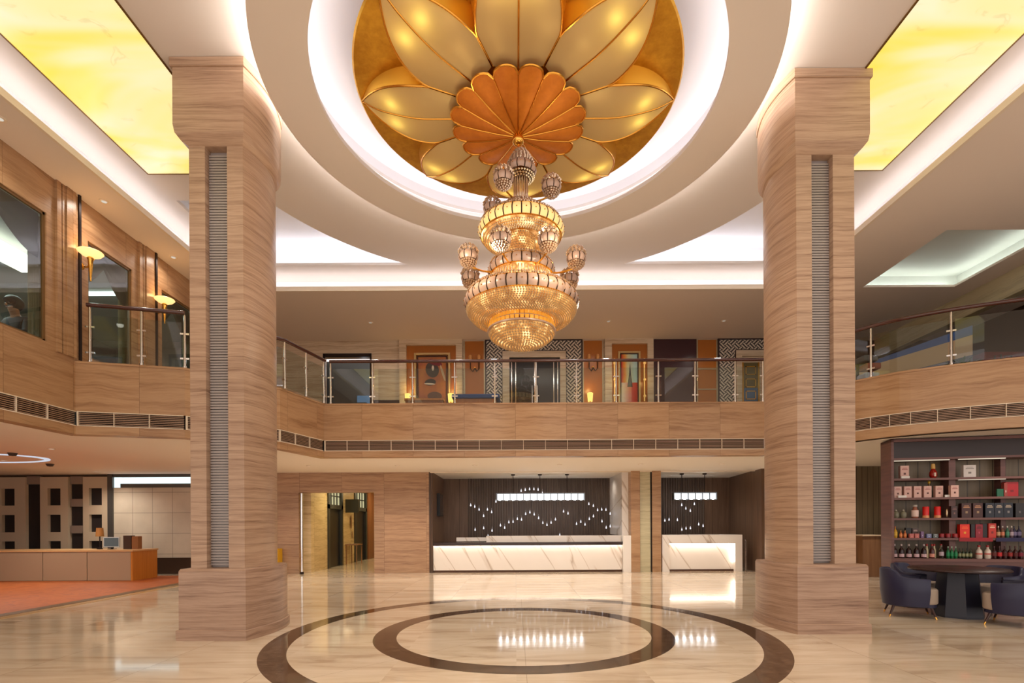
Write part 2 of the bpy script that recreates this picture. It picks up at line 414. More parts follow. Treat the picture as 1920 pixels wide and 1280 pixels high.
M['ledspot'] = emis('lamp spot', (0.95, 0.98, 1.0), 60.0)
# ================================================================== structure
# ---- floor
b = MB(); b.box(-16.5, 14, -4, 20, -0.1, 0); b.box(-9, -4, 20, 27, -0.1, 0); b.build('floor', M['floor'], kind='structure')
b = MB(); b.box(-16.45, -8.75, 5.0, 15.2, 0, 0.012)
b.build('carpet', M['carpet'], label='orange patterned carpet in front of the long beige counter', cat='carpet')
M['border'] = plain('olive brown carpet border', srgb(112, 84, 50), 0.4)
b = MB(); b.box(-8.75, -8.5, 5.0, 15.2, 0, 0.013); b.build('trim_1', M['border'], kind='structure')
b = MB(); b.box(-8.5, -8.3, 5.0, 15.2, 0, 0.008); b.build('trim_2', plain('beige border stone', srgb(208, 176, 132), 0.15), kind='structure')

# ---- upper ceiling plane with its round opening and the cut corner recesses
RX, RY = 0.06, 7.5; RR = 5.1
def corner(sign):
    x_out = 6.3; y0, y1 = 9.54, 11.95
    a_y0 = math.asin((y0-RY)/RR); a_y1 = math.asin((y1-RY)/RR)
    arc = [(RX + sign*RR*math.cos(a_y0+(a_y1-a_y0)*i/24), RY + RR*math.sin(a_y0+(a_y1-a_y0)*i/24)) for i in range(25)]
    return arc + [(sign*x_out, y1), (sign*x_out, y0)], arc
hl, arcl = corner(-1); hr, arcr = corner(1)
plate('ceiling', [(-7.0, -3), (7.0, -3), (7.0, 12.75), (-7.0, 12.75)], [circle(CX, CY, 2.95, 96), hl, hr], ZP, ZP+0.06, M['paint'], kind='structure')
# inner round recess and flat lid above everything
b = MB(); b.lathe([(2.95, ZP+0.06), (2.95, 7.78)], CX, CY, 96); b.build('ceiling_round_recess_rim', M['white'], kind='structure', smooth=True)
b = MB(); b.box(-7.05, 7.05, -3, 12.8, 8.1, 8.16); b.build('ceiling_lid', M['white'], kind='structure')
b = MB(); b.lathe([(0.0, 7.78), (2.98, 7.78), (2.98, 7.84), (0, 7.84)], CX, CY, 96); b.build('ceiling_round_recess', M['white'], kind='structure')
for s_, arc in ((-1, arcl), (1, arcr)):
    b = MB()
    back = 12.3
    b.box(s_*6.72-0.02, s_*6.72+0.02, 9.4, back, ZP+0.06, 8.1)
    b.box(min(s_*2.0, s_*6.72), max(s_*2.0, s_*6.72), back, back+0.04, ZP+0.06, 8.1)
    b.box(min(s_*4.0, s_*6.72), max(s_*4.0, s_*6.72), 9.4, 9.44, ZP+0.06, 8.1)
    b.ribbon(arc if s_ < 0 else arc, ZP+0.06, 8.1, 0.03)
    b.build('ceiling_corner_recess', M['white'], kind='structure')
    # strip lamps behind the back edge of the opening
    b = MB(); b.box(min(s_*2.4, s_*6.4), max(s_*2.4, s_*6.4), 12.1, 12.16, ZP+0.065, ZP+0.10)
    b.build('trim_cove_lamp', M['strip'], kind='structure')
# ---- hung ring
b = MB()
b.lathe([(2.71, 7.33), (2.71, 7.265), (3.355, 7.265), (3.355, 7.33), (3.2, 7.33), (3.2, ZP), (2.97, ZP), (2.97, 7.33), (2.71, 7.33)], CX, CY, 128)
b.build('ceiling_ring', M['cream'] if False else M['paint'], kind='structure')
def ringstrip(r, z, s=0.025, mat='strip', n=96):
    b = MB(); b.lathe([(r-s, z), (r+s, z), (r+s, z+0.03), (r-s, z+0.03), (r-s, z)], CX, CY, n); return b.build('trim_cove_lamp', M[mat], kind='structure')
M['stripring'] = emis('ring cove light', (0.84, 0.86, 1.0), 12.0)
M['stripout'] = emis('outer ring cove light', (1.0, 0.95, 0.92), 34.0)
ringstrip(2.88, 7.345, mat='stripring'); ringstrip(3.27, 7.345, 0.02, mat='stripout')
# ---- lower ceiling round the atrium with its lip
XL = 6.66; YL = 12.27
fr = [(8.31, 9.84), (10.5, 9.84), (10.5, 12.22), (8.31, 12.22)]
plate('ceiling_lower', [(-7.5, -3), (-XL, -3), (-XL, YL), (XL, YL), (XL, -3), (13.4, -3), (13.4, 16.2), (-8.2, 16), (-7.5, 12)], [fr], ZL, ZL+0.05, plain('lower ceiling paint', srgb(232, 218, 204), 0.9), kind='structure')
lip = [(-XL, -3), (-XL, YL), (XL, YL), (XL, -3)]
b = MB(); b.ribbon(lip, ZL-0.006, ZL+0.10, 0.05, 0.012); b.build('trim_ceiling_lip', M['cream'], kind='structure')
# closing faces above the cove and its lamps
b = MB(); b.ribbon([(-7.0, -3), (-7.0, 12.75), (7.0, 12.75), (7.0, -3)], ZL+0.05, ZP+0.06, 0.05); b.build('ceiling_cove_side', M['white'], kind='structure')
M['stripcove'] = emis('long cove light', (0.90, 0.90, 1.0), 10.0)
for x0, x1, y0, y1 in ((-6.86, -6.82, -2.9, 12.4), (6.82, 6.86, -2.9, 12.4), (-6.7, 6.7, 12.50, 12.54)):
    b = MB(); b.box(x0, x1, y0, y1, ZL+0.16, ZL+0.19); b.build('trim_cove_lamp', M['stripcove'], kind='structure')
# recess in the lower ceiling over the right gallery
b = MB()
b.box(8.0, 10.85, 9.55, 12.55, 7.5, 7.54); b.box(8.0, 8.03, 9.55, 12.55, ZL+.05, 7.5); b.box(10.82, 10.85, 9.55, 12.55, ZL+.05, 7.5)
b.box(8.0, 10.85, 9.55, 9.58, ZL+.05, 7.5); b.box(8.0, 10.85, 12.52, 12.55, ZL+.05, 7.5)
b.build('ceiling_side_recess', plain('recess paint', srgb(214, 216, 210), 0.9), kind='structure')
M['stripg'] = emis('side recess light', (0.88, 1.0, 0.95), 11.0)
b = MB(); b.box(8.2, 10.6, 12.36, 12.40, ZL+.055, ZL+.085); b.build('trim_cove_lamp', M['stripg'], kind='structure')
b = MB(); b.box(10.64, 10.68, 9.8, 12.3, ZL+.055, ZL+.085); b.build('trim_cove_lamp', M['stripg'], kind='structure')
# ---- onyx light panels in the upper plane
for s_, side, lab in ((-1, -4.58, 'backlit yellow onyx ceiling panel beside the column with the pier base nearest the beige counter'), (1, 4.70, 'backlit yellow onyx ceiling panel beside the column nearest the bottle shelves')):
    x0, x1 = (-6.28, -4.58) if s_ < 0 else (4.70, 6.32)
    t = thing('ceiling_lightbox', ((x0+x1)/2, 3, ZP), lab, 'ceiling light panel', 'backlit onyx ceiling panels')
    b = MB(); b.box(x0, x1, -2, 8.79, ZP-0.012, ZP-0.002); b.build('panel', M['onyx'], t)
    b = MB()
    for a in ((x0-.02, x0, -2, 8.81), (x1, x1+.02, -2, 8.81), (x0, x1, 8.79, 8.81)): b.box(*a, ZP-0.018, ZP-0.001)
    b.build('frame', plain('panel trim', srgb(120, 84, 30), 0.4, 0.6), t)

# ---- gallery: fascia, grilles, slabs
LEFTP = [(-7.43, 8.65), (-5.84, 9.05), (-4.78, 10.41), (-4.41, 11.8)]
RIGHTP = catmull([(5.8, 11.8), (6.2, 11.1), (6.74, 10.0), (7.41, 9.3), (8.62, 8.67), (10.0, 8.3), (12.6, 8.05)], 6)
BACKP = [(-4.41, 11.8), (5.8, 11.8)]
WALLP = [(-7.43, -3), (-7.43, 8.65)]
FULL = WALLP + LEFTP[1:] + [(5.8, 11.8)]
def band(name, pts, z0, z1, t=0.22, off=0, mat='fascia', **k):
    b = MB(); b.ribbon(pts, z0, z1, t, off); return b.build(name, M[mat], kind='structure', **k)
band('wall_gallery_upper_band', LEFTP, 3.44, 4.27); band('wall_gallery_upper_band', BACKP, 3.44, 4.27)
band('wall_gallery_upper_band', RIGHTP, 3.52, 4.27)
band('wall_gallery_lower_band', FULL, 3.05, 3.19); band('wall_gallery_lower_band', RIGHTP, 3.10, 3.28)
b = MB(); b.ribbon(LEFTP + [(5.8, 11.8)], 4.25, 4.285, 0.26, 0.015); b.ribbon(RIGHTP, 4.25, 4.285, 0.26, 0.015); b.build('trim_ledge', M['fascia'], kind='structure')
band('wall_gallery_mid_band', offset(LEFTP + [(5.8, 11.8)], 0.14), 3.1, 3.5, t=0.05, mat='void'); band('wall_gallery_mid_band', offset(RIGHTP, 0.14), 3.1, 3.56, t=0.05, mat='void')
def vent(pts, z0, z1, label):
    L0 = pts[len(pts)//2]
    t = thing('air_vent', (L0[0], L0[1], z0), label, 'air vent', 'long air vents in the gallery edge')
    b = MB(); b.ribbon(pts, z0, z1, 0.02, -0.10); b.build('backing', M['void'], t)
    b = MB(); n = 7
    for i in range(n):
        z = z0 + 0.018 + (z1-z0-0.036)*(i+0.5)/n
        b.ribbon(pts, z-0.006, z+0.006, 0.035, -0.012)
    b.build('slats', M['grille'], t)
    b = MB(); b.ribbon(pts, z0, z0+0.014, 0.03, 0.008); b.ribbon(pts, z1-0.014, z1, 0.03, 0.008)
    for i in range(len(pts)-1):
        p, q = Vector(pts[i][:2]), Vector(pts[i+1][:2]); d = (q-p); Ln = d.length; d.normalize(); a = math.atan2(d.y, d.x)
        k = max(1, int(round(Ln/0.52))) if Ln > 0.6 else 1
        for j in range(k):
            c = p + d*(Ln*j/k); R = Matrix.Translation((c.x, c.y, 0)) @ Matrix.Rotation(a, 4, 'Z')
            wd = 0.012 if j == 0 and Ln > 0.6 else 0.005
            if Ln > 0.6 or i % 2 == 0: b.box(-wd, wd, -0.006, 0.03, z0, z1, R)
    b.build('frame', M['cream'], t)
vent([(-7.43, 2.0), (-7.43, 8.65)], 3.19, 3.44, 'long slatted vent in the stone wall under the big window')
vent([(-7.40, 8.658), (-5.86, 9.045)], 3.19, 3.44, 'slatted vent in the short gallery edge that leaves the window wall')
vent([(-5.82, 9.075), (-4.78, 10.41), (-4.415, 11.76)], 3.19, 3.44, 'slatted vent in the angled gallery edge behind the curved column')
vent([(-4.39, 11.8), (5.78, 11.8)], 3.19, 3.44, 'long straight slatted vent in the gallery edge over the reception')
vent(RIGHTP[1:], 3.28, 3.52, 'slatted vent in the curved gallery edge over the bottle shelves')
# soffit and upper floor
out_pts = offset(LEFTP + [(5.8, 11.8)], 0.1)
sp = [(p[0], p[1]) for p in out_pts] + [(p[0], p[1]) for p in offset(RIGHTP, 0.1)[1:]]
outer = [(-16.5, -3), (-7.5, -3)] + sp + [(14, 8.2), (14, 18.8), (-16.5, 18.8)]
plate('ceiling_soffit', outer, [], ZS, ZS+0.05, M['soffit'], kind='structure')
outer = sp + [(14, 8.2), (14, 16.2), (-7.6, 16.2), (-7.6, 8.9)]
plate('floor_gallery', outer, [], ZU-0.05, ZU, plain('gallery carpet', srgb(170, 140, 112), 0.9), kind='structure')

# ---- left window wall (x = -7.43) with three windows
b = MB(); X0, X1 = -7.50, -7.43
b.box(X0, X1, -3, 12.0, 3.44, 4.43); b.box(X0, X1, -3, 16, 6.47, ZL)
for y0, y1 in ((-3, 5.2), (8.13, 8.92), (9.95, 10.78), (11.85, 16)): b.box(X0, X1, y0, y1, 4.43, 6.47)
b.box(X0, X1, 12.0, 16, 3.2, 4.43)
b.build('wall_left', M['fascia'], kind='structure')
b = MB()
for y0, y1 in ((8.28, 8.36), (8.38, 8.44), (10.1, 10.18), (10.2, 10.26)): b.box(-7.43, -7.39, y0, y1, 4.32, ZL)
for y0, y1 in ((8.44, 8.62), (10.26, 10.5)): b.box(-7.43, -7.37, y0, y1, 4.32, ZL)
b.build('trim_wall_pilasters', M['fascia'], kind='structure')
for i, (y0, y1) in enumerate(((5.2, 8.13), (8.92, 9.95), (10.78, 11.85))):
    t = thing('window_%d' % (i+1), (-7.47, y0, 4.43), None, None, kind='structure')
    b = MB(); 
    for a in ((y0, y0+.04, 4.43, 6.47), (y1-.04, y1, 4.43, 6.47), (y0, y1, 4.43, 4.46), (y0, y1, 6.43, 6.47)): b.box(-7.495, -7.455, a[0], a[1], a[2], a[3])
    b.build('frame', plain('window frame', srgb(120, 88, 50), 0.4), t)
    b = MB(); b.box(-7.480, -7.472, y0+.04, y1-.04, 4.46, 6.43); b.build('pane', M['winglass'], t)
    wc = thing('curtain', (-7.58, y0, 4.2), ['dark lace swag curtain at the largest window of the upper stone wall', 'dark lace swag curtain in the middle window of the upper stone wall', 'dark lace swag curtain in the window farthest along the upper stone wall'][i], 'curtain', 'lace curtains in the upper windows')
    for (ya, yb) in ((y1-0.14, y1+0.10),):
        b = MB(); n = 24; A = []
        for k in range(n+1):
            yy = ya + (yb-ya)*k/n; xx = -7.60 + 0.02*math.sin(k*1.6)
            A.append((b.bm.verts.new((xx, yy, 4.25)), b.bm.verts.new((xx, yy, 6.45))))
        for k in range(n): b.bm.faces.new([A[k][0], A[k+1][0], A[k+1][1], A[k][1]])
        b.build('side_drape', 'LACE', wc, smooth=True) if False else b.build('side_drape', plain('lace drape', srgb(120, 112, 84), 0.8), wc, smooth=True)
    b = MB(); n = 40; m = 8; G = []
    for k in range(n+1):
        u = k/n; yy = y0 + (y1-y0)*u; sag = 0.25 + 0.45*(abs(math.cos(PI*u*(1 if y1-y0 < 1.5 else 2))))
        G.append([b.bm.verts.new((-7.56+0.012*math.sin(j*2.2), yy, 6.46 - sag*j/m)) for j in range(m+1)])
    for k in range(n):
        for j in range(m): b.bm.faces.new([G[k][j], G[k+1][j], G[k+1][j+1], G[k][j+1]])
    b.build('swag', plain('dark lace swag', srgb(70, 66, 54), 0.8), wc, smooth=True)
# room behind the windows
b = MB(); b.box(-12.5, -12.4, 3, 16, 3.9, 7.1); b.box(-12.5, -7.5, 15.9, 16, 3.9, 7.1); b.box(-12.5, -7.5, 3, 3.1, 3.9, 7.1)
b.build('wall_window_room', plain('grey green wall', srgb(128, 136, 130), 0.7), kind='structure')
b = MB(); b.box(-12.5, -7.5, 3, 16, 3.85, 3.92); b.build('floor_window_room', plain('room carpet', srgb(90, 92, 88), 0.9), kind='structure')
b = MB(); b.box(-12.5, -7.6, 3, 16, 7.0, 7.05); b.build('ceiling_window_room', plain('room ceiling', srgb(170, 176, 172), 0.9), kind='structure')
b = MB(); b.box(-10.2, -9.6, 8.9, 10.6, 6.75, 6.85)
b.build('ceiling_light', emis('room lamp', (1.0, 0.93, 0.75), 5.0), label='bright rectangular lamp in the room behind the largest upper window', cat='ceiling light')
b = MB(); b.box(-11.2, -8.6, 12.0, 12.1, 6.93, 6.99); b.build('trim_room_cove', emis('room cove', (0.9, 1.0, 0.95), 4.0), kind='structure')

# ---- upper back wall (y = 15.65)
YB = 15.65
b = MB(); b.box(-8.2, -5.83, YB, YB+.2, ZU, ZL); b.box(-5.83, -4.416, YB, YB+.2, 6.62, ZL); b.box(-4.416, 7.9, YB, YB+.2, ZU, ZL)
b.build('wall_gallery_back', M['wallpale'], kind='structure')
b = MB(); b.box(-5.83, -4.41, YB-.03, YB+.02, 6.62, 6.72); b.box(-5.86, -5.80, YB-.03, YB+.02, ZU, 6.72); b.box(-4.43, -4.38, YB-.03, YB+.02, ZU, 6.72)
b.build('trim_opening', M['darkmetal'], kind='structure')
b = MB(); b.box(-6.6, -3.8, 17.6, 17.7, ZU, ZL); b.box(-6.6, -6.5, 15.85, 17.7, ZU, ZL); b.box(-3.9, -3.8, 15.85, 17.7, ZU, ZL); b.build('wall_stair_lobby', plain('dark lobby wall', srgb(60, 58, 54), 0.5), kind='structure')
b = MB(); b.box(-5.4, -4.6, 17.5, 17.58, 5.2, 5.9); b.build('wall_screen', emis('blue screen', (0.16, 0.3, 0.5), 0.6), label='small blue lit screen inside the dark opening upstairs', cat='screen')
light('POINT', (-5.0, 17.0, 6.6), 12, (0.7, 0.85, 1.0), radius=0.1)
b = MB(); b.box(-5.7, -5.0, 17.2, 17.55, ZU, 5.6); b.build('dark_cabinet', plain('dark cabinet', srgb(40, 36, 34), 0.4), label='dark cabinet inside the dark opening upstairs', cat='cabinet')
def portal(x0, x1, xi0, xi1, zi, name='trim_portal'):
    b = MB(); b.box(x0, xi0, YB-.12, YB, ZU, ZL); b.box(xi1, x1, YB-.12, YB, ZU, ZL); b.box(xi0, xi1, YB-.12, YB, zi, ZL); b.build(name, M['wallpale'], kind='structure')
    b = MB(); b.box(xi0, xi1, YB-.02, YB, ZU, zi); b.build(name+'_panel', M['orange'], kind='structure')
portal(-3.51, -1.6, -3.3, -1.79, 6.94); portal(2.734, 4.208, 2.945, 4.03, 6.955)
# lattice frames with doors
def lattice(x0, x1, xi0, xi1, zi, xd0, xd1, zd):
    b = MB(); b.box(x0, xi0, YB-.05, YB, ZU, ZL-.03); b.box(xi1, x1, YB-.05, YB, ZU, ZL-.03); b.box(xi0, xi1, YB-.05, YB, zi, ZL-.03)
    b.build('wall_lattice_panel', M['lattice'], kind='structure')
    b = MB(); b.box(x0-.04, x0, YB-.08, YB, ZU, ZL); b.box(x1, x1+.04, YB-.08, YB, ZU, ZL); b.box(x0, x1, YB-.08, YB, ZL-.03, ZL)
    b.box(xi0-.02, xi0, YB-.08, YB, ZU, zi+.02); b.box(xi1, xi1+.02, YB-.08, YB, ZU, zi+.02); b.box(xi0, xi1, YB-.08, YB, zi, zi+.03)
    b.build('trim_lattice', plain('aubergine trim', srgb(46, 28, 34), 0.3), kind='structure')
    b = MB(); b.box(xi0, xd0, YB-.1, YB, ZU, zi); b.box(xd1, xi1, YB-.1, YB, ZU, zi); b.box(xd0, xd1, YB-.1, YB, zd, zi); b.build('trim_door_surround', M['wallpale'], kind='structure')
lattice(-0.869, 2.023, -0.381, 1.551, 6.743, -0.17, 1.371, 6.56)
lattice(6.223, 7.85, 6.726, 7.7, 6.74, 6.90, 7.55, 6.56)
t = thing('door_1', (0.6, YB, ZU), None, None, kind='structure')
b = MB(); b.box(-0.17, 1.371, YB-.02, YB, ZU, 6.56); b.build('opening', plain('dark glass door', srgb(26, 22, 24), 0.2, spec=0.5), t)
b = MB()
for x in (-0.10, 0.02, 0.60, 1.18, 1.30): b.box(x-.012, x+.012, YB-.05, YB-.02, ZU, 6.5)
b.build('stiles', M['chrome'], t)
b = MB()
for x in (0.52, 0.68): b.tube([(x, YB-.07, 5.0), (x, YB-.07, 5.7)], 0.015)
b.build('handle', M['chrome'], t)
t = thing('door_2', (7.2, YB, ZU), None, None, kind='structure')
b = MB(); b.box(6.93, 7.45, YB-.03, YB, ZU, 6.38); b.build('leaf', plain('olive gold door', srgb(110, 100, 66), 0.3, 0.4), t)
b = MB(); b.box(6.93, 6.97, YB-.05, YB-.03, ZU, 6.38); b.box(7.41, 7.45, YB-.05, YB-.03, ZU, 6.38)
for z in (4.5, 4.88, 5.25, 5.62, 6.0):
    for a in ((7.03, 7.35, z, z+.03), (7.03, 7.35, z+.24, z+.27), (7.03, 7.06, z, z+.27), (7.32, 7.35, z, z+.27)): b.box(a[0], a[1], YB-.045, YB-.03, a[2], a[3])
b.build('gilt_moulding', M['brass'], t)
b = MB(); b.box(6.98, 7.40, YB-.04, YB-.03, 5.2, 5.22+.38); b.build('blue_inlay', plain('blue inlay', srgb(60, 100, 140), 0.3), t)
# coloured lacquer panels
def cpanel(x0, x1, z1, mat, div=()):
    b = MB(); b.box(x0, x1, YB-.03, YB, ZU, z1); b.build('wall_panel', M[mat], kind='structure')
    b = MB(); b.box(x0-.04, x0, YB-.045, YB, ZU, z1); b.box(x1, x1+.04, YB-.045, YB, ZU, z1)
    for z in div: b.box(x0, x1, YB-.045, YB, z, z+.035)
    b.build('trim_panel', plain('champagne trim', srgb(176, 160, 130), 0.3, 0.5), kind='structure')
cpanel(-1.521, -0.95, 7.07, 'orange'); cpanel(2.10, 2.66, 7.07, 'orange'); cpanel(5.58, 6.14, 7.08, 'orange', (5.55, 6.17))
b = MB(); b.box(4.22, 5.54, YB-.04, YB, ZU, ZL); b.build('wall_aubergine_panel', M['purple'], kind='structure')
# ---- right end of the gallery
b = MB(); b.box(11.1, 11.3, -3, 16, 6.55, ZL); b.build('wall_right_beam', M['grey'], kind='structure')
b = MB(); b.box(13.2, 13.3, -3, 16.2, ZU, ZL); b.box(7.9, 13.2, 15.8, 15.9, ZU, ZL); b.build('wall_right_gallery', plain('dark brown gallery wall', srgb(74, 52, 38), 0.6), kind='structure')
b = MB(); b.box(7.9, 13.2, 14.9, 15.8, ZU, 5.4); b.build('wall_right_counter', plain('olive counter', srgb(126, 108, 70), 0.6), kind='structure')

# ================================================================== ground floor back
YW = 15.75
b = MB(); b.box(-8.3, -6.67, YW, YW+.3, 0, ZS); b.box(-6.67, -4.357, YW, YW+.3, 2.49, ZS); b.box(-4.357, -2.62, YW, YW+.3, 0, ZS)
b.build('wall_back', M['wall'], kind='structure')
b = MB(); b.box(-2.66, -2.60, YW-.02, 18.2, 0, ZS); b.build('trim_recess_edge', plain('bronze edge', srgb(70, 50, 36), 0.4), kind='structure')
# corridor behind the opening
b = MB(); b.box(-6.75, -6.42, 16.05, 17.45, 0, ZS); b.box(-6.75, -6.42, 18.95, 20.35, 0, ZS); b.box(-6.75, -6.42, 22.0, 26, 0, ZS); b.box(-6.75, -6.42, 17.45, 18.95, 2.95, ZS); b.box(-6.75, -6.42, 20.35, 22.0, 2.95, ZS)
b.box(-6.75, -4.2, 25.6, 25.8, 0, ZS); b.box(-4.3, -4.2, 16.05, 25.6, 0, ZS)
b.build('wall_corridor', M['yellowstone'], kind='structure')
b = MB(); b.box(-6.8, -4.2, 16, 26, ZS, ZS+.05); b.build('ceiling_corridor', M['soffit'], kind='structure')
light('AREA', (-5.4, 17.6, ZS-.03), 60, (1.0, 0.82, 0.46), 0.6, 1.4)
light('AREA', (-5.4, 21.8, ZS-.03), 70, (1.0, 0.84, 0.50), 0.6, 1.4)
for i, (y0, y1) in enumerate(((17.45, 18.95), (20.35, 22.0))):
    t = thing('door_%d' % (3+i), (-6.5, (y0+y1)/2, 0), None, None, kind='structure')
    b = MB()
    for a in ((y0, y0+.16, 0, 2.95), (y1-.16, y1, 0, 2.95), (y0, y1, 2.82, 2.95), (y0, y1, 2.05, 2.2)): b.box(-6.5, -6.38, a[0], a[1], a[2], a[3])
    b.build('frame', plain('dark grey door frame', srgb(46, 46, 42), 0.4), t)
    b = MB(); b.box(-6.48, -6.46, y0+.16, y1-.16, 0, 2.05); b.build('leaf', plain('black door leaf', srgb(14, 14, 18), 0.3), t)
    b = MB(); b.box(-6.48, -6.47, y0+.16, y1-.16, 2.2, 2.82); b.build('transom_pane', emis('lit transom', (1.0, 0.9, 0.5), 0.7), t)
    b = MB()
    for k in (1, 2, 3): yy = y0+.16+(y1-y0-.32)*k/4; b.box(-6.47, -6.44, yy-.02, yy+.02, 2.2, 2.82)
    b.box(-6.47, -6.44, y0+.16, y1-.16, 2.49, 2.53)
    b.build('glazing_bars', M['black'], t)
b = MB(); b.box(-6.5, -6.36, 22.1, 23.1, 0, 2.9); b.build('door_5', wood('brown door', srgb(110, 66, 38), srgb(136, 84, 50)), kind='structure')
# reception recess
b = MB(); b.box(-2.75, 7.6, 18.2, 18.3, 0, ZS); b.box(-2.62, -2.56, YW+.02, 18.2, 0, ZS); b.build('wall_reception', M['wooddark'], kind='structure')
b = MB(); b.prism([(7.30, 15.2), (7.42, 15.2), (7.72, 18.3), (7.60, 18.3)], 0, ZS); b.build('wall_reception_side', M['wooddark'], kind='structure')
def fluted(x0, x1, lab):
    b = MB(); n = int((x1-x0)/0.088)
    b.box(x0, x1, 18.14, 18.19, 0, ZS)
    for i in range(n):
        x = x0 + (i+.5)*(x1-x0)/n
        b.lathe([(0.026, 0.0), (0.026, ZS-.005)], x, 18.12, 8, PI, 2*PI)
    b.build('wall_fluted', M['fluted'], kind='structure')
fluted(-1.68, 3.81, ''); fluted(4.3, 6.69, '')
b = MB(); b.box(-2.62, 7.6, YW-.05, YW+.02, ZS-.03, ZS+.01); b.build('trim_recess_head', M['cream'], kind='structure')


# wall piers between the two desks
t = thing('wall_pier', (4.0, YW, 0), None, None, kind='structure')
b = MB(); b.box(3.536, 3.81, YW-.06, YW+.5, 0, ZS); b.box(4.185, 4.455, YW-.06, YW+.5, 0, ZS); b.build('stone_pier', M['fascia'], t)
b = MB(); b.box(3.81, 4.185, YW+.0, YW+.45, 0, ZS); b.build('centre_strip', M['grey'], t)
b = MB(); b.box(3.80, 3.815, YW-.05, YW, 0, ZS); b.box(4.145, 4.185, YW-.02, YW+.0, 0, ZS); b.build('shadow_gap', M['void'], t)
# right part of the ground floor
b = MB(); b.box(7.6, 13.2, 14.7, 14.8, 0, ZS); b.box(13.1, 13.2, 6, 14.7, 0, ZS); b.build('wall_right', M['olivewood'], kind='structure')
# ---- left room
YR = 15.9
b = MB(); b.box(-16.6, -12.6, YR+.25, YR+.35, 0, ZS); b.box(-16.6, -16.5, 4, YR+.3, 0, ZS); b.build('wall_left_room', plain('brown wall', srgb(96, 66, 44), 0.6), kind='structure')
M['beige'] = plain('beige upholstered panel', srgb(196, 178, 152), 0.6)
for k, (x0, x1) in enumerate(((-16.2, -15.22), (-14.77, -13.9), (-13.44, -12.66))):
    lab = ['beige wall panel with dark square niches, farthest from the tiled wall', 'beige wall panel with dark square niches, between the two dark strips', 'beige wall panel with dark square niches, beside the tiled wall'][k]
    t = thing('niche_panel', ((x0+x1)/2, YR, 0), lab, 'wall panel', 'beige niche panels')
    xm = (x0+x1)/2 + (-.05 if k == 0 else 0); xa, xb = xm-.2, xm+.2
    b = MB(); b.box(x0, xa, YR, YR+.2, 0, 3.02); b.box(xb, x1, YR, YR+.2, 0, 3.02)
    zs = [0.0, 0.53, 1.06, 1.31, 1.87, 2.14, 2.67, 3.02]
    for z0, z1 in ((0, .5), (1.03, 1.31), (1.85, 2.14), (2.67, 3.02)): b.box(xa, xb, YR, YR+.2, z0, z1)
    b.build('panel', M['beige'], t)
    for z0, z1 in ((.5, 1.03), (1.31, 1.85), (2.14, 2.67)):
        b = MB(); b.box(xa, xb, YR+.1, YR+.14, z0, z1); b.build('niche_back', M['void'], t)
b = MB(); b.box(-15.22, -14.77, YR+.1, YR+.2, 0, 2.8); b.build('wall_dark_strip', M['void'], kind='structure')
b = MB(); b.box(-13.86, -13.48, YR+.1, YR+.2, 0, 2.8); b.build('wall_dark_strip', M['void'], kind='structure')
b = MB()
for z in (2.1, 1.27, 2.8): b.box(-13.86, -13.48, YR+.04, YR+.1, z, z+.24)
b.box(-15.22, -14.77, YR+.04, YR+.1, 2.8, 3.05)
b.build('trim_cross_rail', plain('taupe rail', srgb(140, 122, 108), 0.6), kind='structure')
b = MB(); b.box(-12.64, -12.48, YR-.05, YR+.2, 0, ZS); b.box(-12.48, -8.2, YR-.02, YR+.2, 3.0, ZS); b.build('trim_grey_frame', plain('grey metal frame', srgb(92, 88, 84), 0.35, 0.5), kind='structure')
def tilew():
    t = NT('large beige wall tiles'); x, y, z = t.sep()
    n = t.noise(t.pos, 1.2, 4, 0.5)
    c = t.ramp(n, [(0.3, srgb(196, 184, 164)), (0.7, srgb(216, 204, 184))])
    j = t.math('MAXIMUM', t.line(x, 0.62, 0.012, 0.2), t.line(z, 0.64, 0.012, 0.05))
    return t.set(color=t.mix(t.math('MULTIPLY', j, .7), c, (*srgb(90, 76, 62), 1)), rough=0.35).m
b = MB(); b.box(-12.48, -8.2, YR, YR+.1, 0.5, 2.68); b.build('wall_tiled', tilew(), kind='structure')
b = MB(); b.box(-12.48, -8.2, YR-.06, YR+.1, 0, 0.5); b.build('trim_plinth', plain('dark plinth', srgb(60, 42, 30), 0.4), kind='structure')
b = MB(); b.box(-12.46, -8.2, YR+.02, YR+.1, 2.8, 3.0); b.box(-12.46, -12.25, YR, YR+.08, 2.68, 3.0); b.build('window_4', emis('clerestory light', (0.8, 0.98, 1.0), 1.6), kind='structure')
b = MB(); b.box(-12.25, -8.2, YR-.03, YR+.05, 2.68, 2.8); b.build('trim_clerestory', plain('grey rail', srgb(96, 92, 84), 0.4, 0.4), kind='structure')
# oval ceiling coves of the left room
for (cx, cy, rx, ry) in ((-12.6, 11.9, 1.6, 0.9), (-13.9, 9.6, 1.8, 0.9)):
    b = MB(); n = 48
    for k in range(n):
        a, c = 2*PI*k/n, 2*PI*(k+1)/n
        P = lambda r, t_: (cx+rx*r*math.cos(t_), cy+ry*r*math.sin(t_))
        for (r0, r1, z0, z1) in ((0.92, 1.0, ZS-.02, ZS-.02), (1.0, 1.0, ZS-.02, ZS), (0.92, 0.92, ZS-.02, ZS)):
            p = [(*P(r0, a), z0), (*P(r1, a), z1), (*P(r1, c), z1), (*P(r0, c), z0)]
            b.poly(p)
    b.build('trim_oval_cove', emis('oval cove', (0.85, 0.88, 1.0), 0.9), kind='structure')
